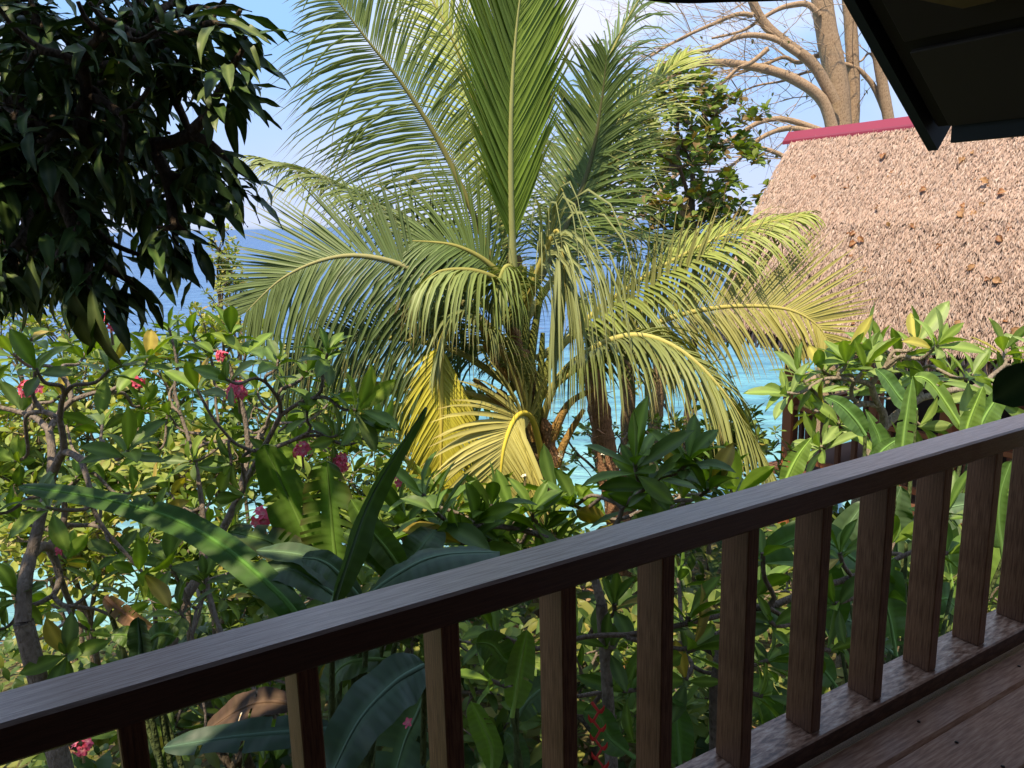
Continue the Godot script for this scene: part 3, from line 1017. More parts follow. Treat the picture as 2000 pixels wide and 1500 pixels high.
	# right
	F_.call([[1045, 740, 8.0], [1140, 630, 8.0], [1230, 560, 8.0], [1330, 500, 8.0], [1440, 450, 8.0], [1575, 418, 8.0]], {"len": 0.72, "n": 100, "col": lin(0.17, 0.21, 0.05), "tip": YG, "droop": 1.0, "rach": lin(0.42, 0.38, 0.1), "up": Vector3(0, 0.9, 0.45), "r": 0.04})
	F_.call([[1050, 780, 8.0], [1150, 700, 7.9], [1250, 645, 7.8], [1340, 612, 7.75], [1440, 598, 7.7], [1540, 605, 7.7], [1600, 640, 7.7], [1625, 690, 7.7]], {"len": 0.8, "n": 105, "col": lin(0.10, 0.125, 0.04), "tip": lin(0.40, 0.35, 0.09), "droops": [0.05, 0.6], "sides": [1.1, 0.8], "up": Vector3(0.1, 0.4, 0.9), "rach": lin(0.42, 0.36, 0.1), "lift": 0.1, "a0": 1.2, "a1": 0.7})
	F_.call([[1055, 840, 8.0], [1090, 740, 7.7], [1170, 675, 7.4], [1250, 655, 7.2], [1330, 685, 7.1], [1400, 750, 7.0], [1455, 830, 7.0], [1515, 940, 7.0]], {"len": 0.85, "n": 110, "col": lin(0.10, 0.13, 0.04), "tip": lin(0.33, 0.34, 0.1), "droop": 1.5, "up": Vector3(-0.2, 1, 0.1), "rach": lin(0.45, 0.40, 0.12), "a0": 1.0})
	F_.call([[1015, 640, 7.9], [1008, 550, 7.7], [990, 520, 7.55], [972, 560, 7.5], [965, 640, 7.5]], {"len": 0.6, "n": 45, "col": G, "tip": PG, "droop": 2.6, "start": 0.3, "rach": lin(0.3, 0.3, 0.08)})
	F_.call([[1020, 640, 8.0], [1040, 560, 7.7], [1070, 480, 7.5], [1090, 450, 7.4], [1100, 500, 7.35], [1105, 580, 7.35]], {"len": 1.25, "n": 42, "col": lin(0.30, 0.32, 0.14), "tip": PG, "droop": 3.0, "rach": lin(0.48, 0.40, 0.1), "up": Vector3(-0.3, 0.6, 0.7), "start": 0.42, "a0": 0.4, "a1": 0.3})
	# broken and yellow fronds in front
	F_.call([[1040, 830, 7.95], [990, 700, 7.7], [940, 640, 7.5], [895, 609, 7.4], [865, 660, 7.35], [850, 720, 7.35]], {"len": 0.62, "n": 75, "col": lin(0.17, 0.18, 0.06), "tip": PG, "droop": 1.2, "rach": lin(0.36, 0.25, 0.09), "start": 0.25})
	F_.call([[895, 612, 7.42], [860, 680, 7.3], [862, 780, 7.25], [861, 890, 7.25], [860, 1000, 7.3]], {"len": 0.62, "n": 100, "col": lin(0.52, 0.47, 0.06), "tip": lin(0.55, 0.50, 0.06), "droop": 0.35, "up": Vector3(0.1, 0.2, 1), "rach": lin(0.55, 0.45, 0.08), "a0": 0.75, "a1": 0.4, "lift": 0.02, "start": 0.18, "label": "yellow broken frond hanging straight down"})
	F_.call([[1060, 900, 7.9], [1040, 820, 7.6], [1010, 812, 7.3], [985, 870, 7.1], [975, 950, 7.05], [965, 1040, 7.05]], {"len": 0.66, "n": 80, "col": lin(0.42, 0.38, 0.12), "tip": lin(0.44, 0.40, 0.10), "droop": 0.35, "up": Vector3(0.3, 0.35, 1), "rach": lin(0.62, 0.50, 0.06), "a0": 1.15, "a1": 0.55, "lift": 0.05, "start": 0.3, "wide": 0.05, "r": 0.04, "label": "yellow frond curling down towards the balcony"})
	F_.call([[1015, 620, 8.0], [985, 560, 7.6], [930, 530, 7.4], [860, 530, 7.3], [820, 560, 7.3]], {"len": 0.75, "n": 45, "col": G, "tip": PG, "droop": 2.6, "start": 0.35, "ragged": 0.2})

func bare_trees() -> void:
	var D := 18.0
	var col := lin(0.46, 0.325, 0.215)
	var T := func(called: String, label: String, base_px: Array, limbs: Array, twigs: int):
		var foot := at(base_px[0], base_px[1], D)
		foot.y = height(foot.x, maxf(foot.z, -19.0))
		var t := thing(called, label, "tree", foot, "")
		var tw := MB.new()
		var lv := []
		for li in limbs.size():
			var L: Array = limbs[li]
			var dz: float = L[3] if L.size() > 3 else 0.0
			var pts := line(L[0], D + dz)
			if L.size() > 4: pts.push_front(foot)
			for i in pts.size(): pts[i] -= foot
			pts = smooth(pts, 6)
			var b := MB.new()
			b.tube(pts, taper(pts.size(), L[1] * (0.68 if L.size() > 4 else 0.66) / F * D, L[2] * (0.7 if L.size() > 4 else 0.62) / F * D), 10, tone(col, rf(0.9, 1.1)), 0.04)
			part("trunk" if L.size() > 4 else "branch", b.mesh(mats.bark), t)
			if L.size() > 4: continue
			for k in twigs:
				var i0 := int(rf(2, pts.size() - 1))
				var c: Vector3 = pts[i0]
				var dr: Vector3 = (pts[mini(i0 + 1, pts.size() - 1)] - pts[i0 - 1]).normalized()
				var d := (dr * rf(0.2, 1.0) + rvec() * 0.9 + Vector3(-0.3, 0.1, 0)).normalized()
				grow_twig(tw, lv, c, d, rf(0.8, 2.6), rf(0.007, 0.016), 2, col)
		part("twigs", tw.mesh(mats.plain), t).set_meta("kind", "stuff")
		var lm := leaf_mesh("lance", mats.leaf, Color(1, 1, 1), Color(1, 1, 1), 0.5, 0.2, 0.1, 0.28, 4)
		var xs := []
		var cs := []
		for q in lv:
			if rng.randf() > 0.16: continue
			var bs := Basis.looking_at(rvec().normalized(), Vector3(0.1, 1, 0.2)).scaled(Vector3.ONE * rf(0.08, 0.16))
			xs.append(Transform3D(bs, q)); cs.append([lin(0.10, 0.11, 0.04), lin(0.16, 0.12, 0.06)][rng.randi() % 2])
		stuff("sparse_leaves", lm, t, xs, cs)
	T.call("bare_tree", "tall grey-brown nearly leafless tree spreading its branches left from behind the hut roof", [1640, 330], [
		[[[1640, 330], [1640, 255], [1634, 160], [1616, 70], [1603, -15], [1598, -90]], 36, 24, 0.0, 1],
		[[[1648, 290], [1664, 245], [1666, 150], [1662, 60], [1655, -20], [1650, -90]], 20, 17, 0.3],
		[[[1630, 200], [1590, 128], [1530, 80], [1490, 42], [1465, -10], [1450, -60]], 16, 11, -0.4],
		[[[1628, 262], [1605, 195], [1545, 152], [1480, 132], [1400, 122], [1340, 132], [1285, 168]], 17, 7, -0.5],
		[[[1560, 105], [1510, 75], [1450, 70], [1390, 95], [1330, 108], [1270, 140]], 9, 4, -0.6],
		[[[1470, 30], [1440, 28], [1390, 48], [1330, 75], [1270, 110]], 7, 3, -0.7],
		[[[1500, 95], [1470, 120], [1440, 135], [1400, 170], [1340, 205], [1310, 235]], 7, 3, -0.8],
		[[[1600, 30], [1575, 8], [1530, 14], [1490, 35], [1450, 60], [1390, 75]], 9, 3, -0.2],
		[[[1636, 118], [1600, 108], [1560, 122], [1530, 112], [1490, 128], [1440, 145], [1380, 175]], 8, 3, 0.4],
		[[[1630, 140], [1580, 140], [1530, 158], [1470, 170], [1400, 205]], 5, 2, 0.5],
		[[[1610, 258], [1560, 240], [1520, 232], [1480, 240], [1440, 265], [1390, 290], [1320, 340], [1250, 420]], 9, 4, -0.9],
		[[[1590, 258], [1540, 250], [1500, 262], [1465, 285], [1440, 315], [1400, 335], [1330, 332]], 8, 3, -1.0],
		[[[1560, 330], [1520, 300], [1460, 285], [1410, 290], [1360, 310], [1290, 375], [1255, 430]], 7, 3, -1.2]], 11)
	T.call("bare_tree", "slender bare tree with one forked limb, half hidden beside the dark bargeboard", [1745, 330], [
		[[[1745, 330], [1738, 250], [1727, 185], [1716, 120], [1700, 40], [1690, -60]], 17, 12, 0.0, 1],
		[[[1730, 222], [1708, 172], [1690, 148], [1672, 132], [1640, 122]], 9, 5, 0.2],
		[[[1722, 150], [1700, 105], [1680, 120], [1660, 110]], 4, 2, 0.3]], 5)

func grow_twig(b: MB, lv: Array, c: Vector3, d: Vector3, l: float, r: float, depth: int, col: Color) -> void:
	var pts := [c]
	var q := c
	var n := 5
	for i in n:
		d = (d + rvec() * 0.22 + Vector3(-0.06, 0.02, 0)).normalized()
		q = q + d * l / n
		pts.append(q)
		if depth > 0 and rng.randf() < 0.45:
			grow_twig(b, lv, q, (d + rvec() * 0.9).normalized(), l * rf(0.3, 0.6), r * 0.6, depth - 1, col)
	b.tube(pts, taper(n + 1, r, r * 0.35), 3, tone(col, rf(0.55, 0.9)))
	lv.append(q)

func almond_tree() -> void:
	var D := 14.0
	var foot := at(1330, 700, D)
	foot.y = height(foot.x, foot.z)
	var t := thing("sea_almond_tree", "round-leaved green tree behind the palm's right fronds, left of the hut roof", "tree", foot)
	var tips := []
	for q in [[1340, 150], [1330, 175], [1300, 190], [1270, 180], [1380, 235], [1410, 230], [1440, 235], [1350, 240], [1310, 250], [1260, 240], [1300, 270], [1340, 285], [1270, 300], [1370, 290], [1410, 310], [1230, 330], [1290, 330], [1340, 330], [1390, 340], [1260, 370], [1320, 375], [1370, 380], [1400, 395], [1230, 400], [1290, 415], [1340, 415], [1380, 425], [1240, 450], [1300, 455], [1350, 450], [1450, 410], [1440, 425], [1260, 480], [1310, 490], [1200, 440], [1210, 350], [1220, 270], [1190, 400], [1420, 360], [1405, 460], [1440, 330], [1460, 240], [1360, 200], [1250, 230], [1330, 480]]:
		tips.append(at(q[0], q[1], D + rf(-1.2, 1.2)))
	var b := MB.new()
	var dirs := {}
	var loc := []
	for q in tips: loc.append(q - foot)
	fork(b, Vector3.ZERO, loc, 0.07, 0.008, lin(0.16, 0.12, 0.09), dirs, Vector3.UP, 0.5, 6)
	part("branches", b.mesh(mats.bark), t)
	var kd := leaf_kind("round", mats.leaf, [lin(0.13, 0.20, 0.04), lin(0.18, 0.25, 0.05), lin(0.23, 0.28, 0.07), lin(0.20, 0.13, 0.05)], 1.5, 0.34, [0.3, 0.8], 0.2, 0.1, 5)
	var list := []
	for q in tips:
		for k in 10:
			var c: Vector3 = q + rvec() * 0.48
			rosette(list, c, (Vector3.UP + rvec() * 0.5).normalized(), 11, 0.18, 0.5, 1.7)
	commit_leaves(t, list, kd, 120)
	# leafy clump tying the twigs together
	var rt := thing("coconut_palm", "second coconut palm showing only its yellow frond tips behind the big palm", "palm tree", at(1230, 900, 11.0))
	rt.position.y = height(rt.position.x, rt.position.z)
	var tb := MB.new()
	var tp := smooth([Vector3.ZERO, at(1228, 820, 11.0) - rt.position, at(1222, 700, 11.0) - rt.position], 8)
	tb.tube(tp, taper(tp.size(), 0.13, 0.10), 9, lin(0.30, 0.2, 0.12), 0.12)
	part("trunk", tb.mesh(mats.bark), rt)
	for q in [[[1222, 700], [1250, 640], [1290, 660], [1310, 740]], [[1222, 700], [1210, 640], [1180, 650], [1165, 720]], [[1222, 700], [1240, 650], [1255, 690], [1262, 790]], [[1222, 700], [1260, 600], [1330, 590], [1390, 650]]]:
		frond(rt, line(q, 11.0), {"len": 0.7, "n": 50, "col": lin(0.36, 0.36, 0.07), "tip": lin(0.42, 0.38, 0.08), "droop": 1.0, "rach": lin(0.5, 0.42, 0.1)})

func mango_tree() -> void:
	var D := 3.2
	var foot := Vector3(-3.4, 0, -2.6)
	foot.y = height(foot.x, foot.z)
	var t := thing("mango_tree", "dark shaded mango tree with long drooping leaves filling the upper left corner", "tree", foot)
	var tips := []
	var shape := [[0, 0, 520], [100, 0, 500], [200, 0, 480], [300, 0, 470], [400, 0, 450], [460, 0, 440], [520, 0, 430], [560, 0, 330]]   # y, x range
	for i in 230:
		var y := rf(-60, 560)
		var xm := 465.0
		xm = 430.0
		if y > 120 and y < 260: xm = 375.0
		elif y >= 260 and y < 350: xm = 420.0
		elif y >= 350 and y < 450: xm = 350.0
		elif y >= 450: xm = lerpf(360, 150, (y - 450) / 110.0)
		var x := rf(-80, xm * rf(0.84, 1.0))
		tips.append(at(x, y, rf(2.5, 3.6)))
	for q in [[470, 20, 2.6], [480, 70, 2.6], [465, 110, 2.6], [455, 140, 2.65], [440, 165, 2.65], [470, 330, 2.7], [490, 345, 2.7], [420, 400, 2.7], [395, 470, 2.7], [350, 520, 2.7], [280, 570, 2.7], [395, 55, 2.7], [400, 90, 2.7], [385, 110, 2.75], [420, 30, 2.8], [440, 0, 2.8], [430, 300, 2.8], [455, 325, 2.8], [410, 280, 2.8], [380, 330, 2.8], [150, 555, 2.5], [185, 575, 2.5], [250, 545, 2.7], [300, 500, 2.8], [350, 440, 2.8], [30, 550, 2.6], [385, 150, 2.75]]:
		tips.append(at(q[0], q[1], q[2]))
	var b := MB.new()
	var dirs := {}
	var loc := []
	for q in tips: loc.append(q - foot)
	var crotch := Vector3(-3.1, 0.4, -3.0) - foot
	b.tube(smooth([Vector3.ZERO, Vector3(0.1, 1.6, -0.1), crotch], 6), taper(13, 0.2, 0.13), 10, lin(0.10, 0.07, 0.05), 0.05)
	part("trunk", b.mesh(mats.bark), t)
	var b2 := MB.new()
	fork(b2, crotch, loc, 0.085, 0.006, lin(0.10, 0.075, 0.055), dirs, Vector3(0.5, 0.7, -0.2).normalized(), 0.42, 6)
	part("branches", b2.mesh(mats.bark), t)
	var kd := leaf_kind("lance", mats.gloss, [lin(0.045, 0.085, 0.022), lin(0.06, 0.11, 0.028), lin(0.03, 0.06, 0.02), lin(0.09, 0.13, 0.04)], 1.5, 0.135, [0.4, 1.3], 0.25, 0.14, 9)
	var list := []
	for q in tips:
		var d0: Vector3 = dirs.get(q - foot, Vector3.UP)
		var n := int(rf(6, 11))
		for k in n:
			var a := TAU * k / n + rf(-0.3, 0.3)
			var d := (Vector3(cos(a), 0, sin(a)) * rf(0.6, 1.1) + d0 * 0.7 + Vector3.DOWN * rf(0.0, 0.9) + Vector3(0.15, 0, 0)).normalized()
			add_leaf(list, q + rvec() * 0.05 - d0 * rf(0, 0.14), d, Vector3.UP, rf(0.10, 0.20))
	for q in [[140, 560, 2.45, 0.28], [180, 560, 2.45, 0.30], [60, 500, 2.6, 0.24]]:
		add_leaf(list, at(q[0], q[1], q[2]), Vector3(rf(-0.1, 0.1), -1, 0.1), Vector3(0, 0.2, 1), q[3], 3)
	for q in [[420, 25, 502, 22], [430, 35, 525, 62], [410, 60, 560, 135], [415, 75, 525, 140], [400, 100, 480, 135], [400, 80, 425, 128], [420, 138, 535, 200], [425, 140, 490, 222], [385, 150, 435, 165], [380, 170, 435, 213], [395, 180, 440, 232], [440, 300, 510, 355], [425, 320, 490, 378], [430, 300, 485, 300], [400, 340, 450, 385], [380, 360, 415, 420], [375, 400, 440, 415], [350, 420, 425, 440], [330, 450, 410, 465], [330, 500, 395, 545], [300, 520, 345, 590], [260, 540, 300, 610], [215, 560, 245, 640]]:
		var a := at(q[0], q[1], 2.6)
		var e := at(q[2], q[3], 2.6 + rf(-0.06, 0.06))
		add_leaf(list, a, e - a, Vector3(rf(-0.5, 0.5), 0.6, 0.7), a.distance_to(e) * 1.05)
	# unseen crown leaves, added and shaped to shade the mango and near plants
	for i in 900:
		var c := Vector3(rf(-4.8, -0.8), rf(1.2, 4.4), rf(-3.3, -1.0))
		if c.x > -0.9 - 0.25 * (c.z + 3.2) or c.y > 1.3 + 2.0 * (c.z + 3.2) or (proj(c).z > 0 and proj(c).y > -120 and proj(c).x > 430): continue
		for k in 7:
			var a := rf(0, TAU)
			add_leaf(list, c + rvec() * 0.12, Vector3(cos(a), rf(-1.2, -0.1), sin(a)), Vector3.UP, rf(0.17, 0.26))
	commit_leaves(t, list, kd, 300)

func plumeria(called: String, label: String, group: String, foot: Vector3, crotch: Vector3, tip_px: Array, kd: Kind, cfg: Dictionary) -> Node3D:
	foot.y = height(foot.x, foot.z)
	var t := thing(called, label, "shrub", foot, group)
	var b := MB.new()
	var loc := []
	var tips := []
	for q in tip_px:
		var w := at(q[0], q[1], q[2] if q.size() > 2 else rf(cfg.d[0], cfg.d[1]))
		tips.append(w); loc.append(w - foot)
	var col: Color = cfg.get("bark", lin(0.20, 0.155, 0.125))
	var r0: float = cfg.get("r", 0.06)
	b.tube(smooth([Vector3.ZERO, (crotch - foot) * 0.5 + rvec() * 0.06, crotch - foot], 6), taper(13, r0 * 1.3, r0), 9, col, 0.07)
	part("trunk", b.mesh(mats.bark), t)
	var b2 := MB.new()
	var dirs := {}
	fork(b2, crotch - foot, loc, r0 * 0.85, cfg.get("rmin", 0.011), col, dirs, (crotch - foot).normalized(), cfg.get("lean", 0.42), 7)
	part("branches", b2.mesh(mats.bark), t)
	var list := []
	for i in tips.size():
		var ax: Vector3 = (dirs.get(loc[i], Vector3.UP) * 0.8 + Vector3.UP * 0.55 + rvec() * 0.15).normalized()
		rosette(list, tips[i], ax, int(rf(cfg.n[0], cfg.n[1])), cfg.size * rf(0.85, 1.15), 0.35, 1.55)
	commit_leaves(t, list, kd, cfg.get("most", 300))
	return t

var flower_mesh := {}
func flower_cluster(t: Node3D, c: Vector3, r: float, n: int, kind: String, label := "") -> void:
	if not flower_mesh.has(kind):
		var col := lin(0.80, 0.13, 0.22) if kind == "pink" else lin(0.85, 0.78, 0.62)
		var inn := lin(0.85, 0.45, 0.45) if kind == "pink" else lin(0.85, 0.6, 0.12)
		var b := MB.new()
		for k in 5:
			var bs := Basis(Vector3.UP, TAU * k / 5)
			var P := []
			var C := []
			for i in 5:
				var s := i / 4.0
				var w := 0.34 * sin(PI * (0.1 + 0.86 * s))
				for j in 3:
					var kk := j - 1.0
					P.append(bs * Vector3(kk * w + 0.12 * s, 0.30 * s - 0.25 * s * s + 0.06 * absf(kk) - 0.04 * kk, -s))
					C.append(inn.lerp(col, clampf(s * 2.2, 0, 1)) if s < 0.9 else tone(col, 1.25))
			b.grid(P, C, 5, 3)
		flower_mesh[kind] = b.mesh(mats.petal)
	var st := MB.new()
	st.tube([Vector3(0, -r * 1.6, 0), Vector3(0, -r * 0.6, 0), Vector3(0, -r * 0.05, 0)], [0.007, 0.006, 0.004], 6, lin(0.2, 0.16, 0.08))
	for k in 5:
		var d := (Vector3(rf(-1, 1), 0.7, rf(-1, 1))).normalized()
		st.tube([Vector3(0, -r * 0.6, 0), d * r * 0.45, d * r * 0.8], [0.003, 0.004, 0.002], 5, lin(0.45, 0.1, 0.12) if kind == "pink" else lin(0.4, 0.4, 0.2))
	var cl := part("flower_cluster", st.mesh(mats.plain), t, Transform3D(Basis(), c - t.position), label)
	for k in n:
		var d := (rvec() + Vector3(0, 0.35, 0.75)).normalized()
		var up := d
		var f := Vector3(rf(-1, 1), rf(-1, 1), rf(-1, 1))
		f = (f - up * f.dot(up)).normalized()
		var bs := Basis(f.cross(up), up, -f) if true else Basis()
		part("flower", flower_mesh[kind], cl, Transform3D(bs.scaled(Vector3.ONE * rf(0.028, 0.036) * (1.0 if kind == "pink" else 0.5)), d * r * rf(0.5, 0.95)))

func plumerias() -> void:
	var kd := leaf_kind("oblong", mats.leaf, [lin(0.12, 0.20, 0.03), lin(0.15, 0.24, 0.035), lin(0.10, 0.17, 0.035), lin(0.20, 0.28, 0.045), lin(0.12, 0.18, 0.06), lin(0.40, 0.30, 0.06)], 1.6, 0.19, [0.15, 0.8], 0.30, 0.07, 7)
	var A := [[60, 660], [25, 690], [165, 690], [215, 720], [120, 770], [40, 800], [200, 830], [130, 830], [30, 900], [250, 880], [150, 930], [90, 990], [200, 960], [260, 960], [30, 1010], [230, 1080], [130, 1090], [190, 1140], [100, 1180], [250, 1200], [180, 1230], [30, 1160], [280, 1120], [-40, 700], [-60, 850], [-30, 1000], [280, 790], [290, 700], [70, 720], [60, 1250], [130, 1280], [0, 1230]]
	var B := [[330, 640], [375, 655], [345, 690], [410, 690], [450, 650], [480, 690], [545, 700], [600, 725], [560, 750], [500, 760], [440, 740], [385, 760], [330, 810], [640, 790], [700, 800], [720, 850], [660, 850], [560, 830], [480, 830], [420, 840], [370, 900], [310, 880], [450, 910], [330, 960], [410, 980], [470, 970], [300, 1010], [380, 1050], [440, 1050], [330, 1100], [400, 1130], [290, 1170], [350, 1190], [440, 1170], [480, 1090], [600, 800], [520, 880], [580, 880], [640, 690], [330, 1440, 4.2], [400, 1420, 4.2], [500, 1440, 4.2], [620, 1330, 4.3], [560, 1400, 4.2]]
	var a := plumeria("plumeria_shrub", "pink-flowering frangipani with forked grey trunk at the far left edge", "", Vector3(-2.5, 0, -4.0), at(45, 1215, 4.0), A, kd, {"d": [3.6, 5.2], "n": [8, 12], "size": 0.215, "r": 0.05, "rmin": 0.008, "bark": lin(0.27, 0.22, 0.185)})
	var b := plumeria("plumeria_shrub", "pink-flowering frangipani spreading low between the far-left trunk and torn banana leaves", "", Vector3(-1.75, 0, -4.7), at(330, 1290, 4.5), B, kd, {"d": [4.0, 5.4], "n": [8, 12], "size": 0.215, "r": 0.042, "rmin": 0.008, "bark": lin(0.27, 0.22, 0.185)})
	for q in [[[a, 215, 628, 4.0], 0.075, 10], [[a, 62, 762, 4.4], 0.065, 9], [[b, 465, 768, 4.2], 0.07, 10], [[b, 270, 745, 4.6], 0.035, 5], [[b, 433, 695, 4.5], 0.03, 4], [[b, 590, 882, 4.2], 0.06, 9], [[b, 662, 905, 4.2], 0.065, 10], [[b, 515, 1008, 3.7], 0.065, 14], [[b, 780, 940, 4.6], 0.04, 5], [[a, 120, 1075, 4.4], 0.02, 2]]:
		flower_cluster(q[0][0], at(q[0][1], q[0][2], q[0][3]), q[1], q[2], "pink")
	var kc := leaf_kind("oblong", mats.leaf, [lin(0.13, 0.215, 0.03), lin(0.10, 0.18, 0.03), lin(0.16, 0.26, 0.035), lin(0.09, 0.155, 0.035), lin(0.38, 0.28, 0.06)], 1.6, 0.16, [0.1, 0.7], 0.35, 0.05, 7)
	var C := [[1000, 1000], [960, 985], [1040, 1000], [1085, 965], [1120, 985], [1240, 905], [1265, 945], [1300, 915], [1345, 900], [1335, 960], [1290, 1000], [1225, 985], [930, 1020], [880, 1005], [1010, 1055], [955, 1055], [1065, 1035], [825, 965], [850, 1000], [1385, 955], [1410, 935], [790, 1010], [900, 1060], [1180, 1010], [1440, 960]]
	var c := plumeria("plumeria_shrub", "frangipani with a few cream-white buds leaning over the middle of the handrail", "", Vector3(0.45, 0, -3.4), at(1175, 1180, 3.3), C, kc, {"d": [3.1, 3.9], "n": [9, 13], "size": 0.235, "r": 0.026, "rmin": 0.009, "lean": 0.36, "bark": lin(0.28, 0.23, 0.19)})
	for q in [[1180, 890, 3.6, 0.02, 1], [1205, 900, 3.6, 0.02, 1], [1097, 885, 3.6, 0.02, 1], [1252, 955, 3.4, 0.02, 1], [1025, 935, 3.6, 0.02, 1]]:
		flower_cluster(c, at(q[0], q[1], q[2]), q[3], q[4], "white")
	flower_cluster(a, at(160, 1462, 3.6), 0.05, 7, "pink")
	var R := [[1560, 700], [1535, 735], [1605, 690], [1690, 680], [1700, 645], [1655, 672], [1760, 665], [1790, 640], [1832, 640], [1850, 700], [1900, 700], [1740, 720], [1962, 650], [1992, 690], [1880, 740], [1958, 705], [1940, 742], [1640, 795], [1600, 840], [1760, 850], [1800, 800], [1585, 765], [1720, 640], [1660, 720], [2030, 720], [2050, 660]]
	var kr := leaf_kind("oblong", mats.leaf, [lin(0.19, 0.28, 0.06), lin(0.22, 0.32, 0.07), lin(0.25, 0.34, 0.11), lin(0.16, 0.24, 0.06), lin(0.38, 0.34, 0.07)], 1.5, 0.145, [0.1, 0.7], 0.3, 0.05, 7)
	for q in R: q[1] += 32
	plumeria("plumeria_shrub", "bright sunlit frangipani without flowers in front of the hut's lower walls", "", Vector3(2.6, 0, -5.8), at(1690, 905, 5.6), R, kr, {"d": [5.0, 6.2], "n": [9, 13], "size": 0.30, "r": 0.05, "bark": lin(0.34, 0.28, 0.22), "lean": 0.40})
	var U := [[1200, 1180], [1325, 1130], [1345, 1205], [1485, 1150], [1355, 1265], [1505, 1215], [1185, 1265], [965, 1235], [1340, 1330], [1500, 1290], [1215, 1350], [1640, 1080], [1630, 1180], [1490, 1080], [960, 1330], [1130, 1240], [1620, 1270], [1745, 1150], [1745, 1060], [1850, 1080], [1850, 1000], [1490, 1360], [1210, 1440], [1090, 1370]]
	plumeria("plumeria_shrub", "shaded frangipani with bare crooked stems seen between the balusters", "", Vector3(1.1, 0, -3.6), at(1400, 1330, 3.4), U, kc, {"d": [3.0, 4.2], "n": [7, 11], "size": 0.23, "r": 0.035, "lean": 0.5})

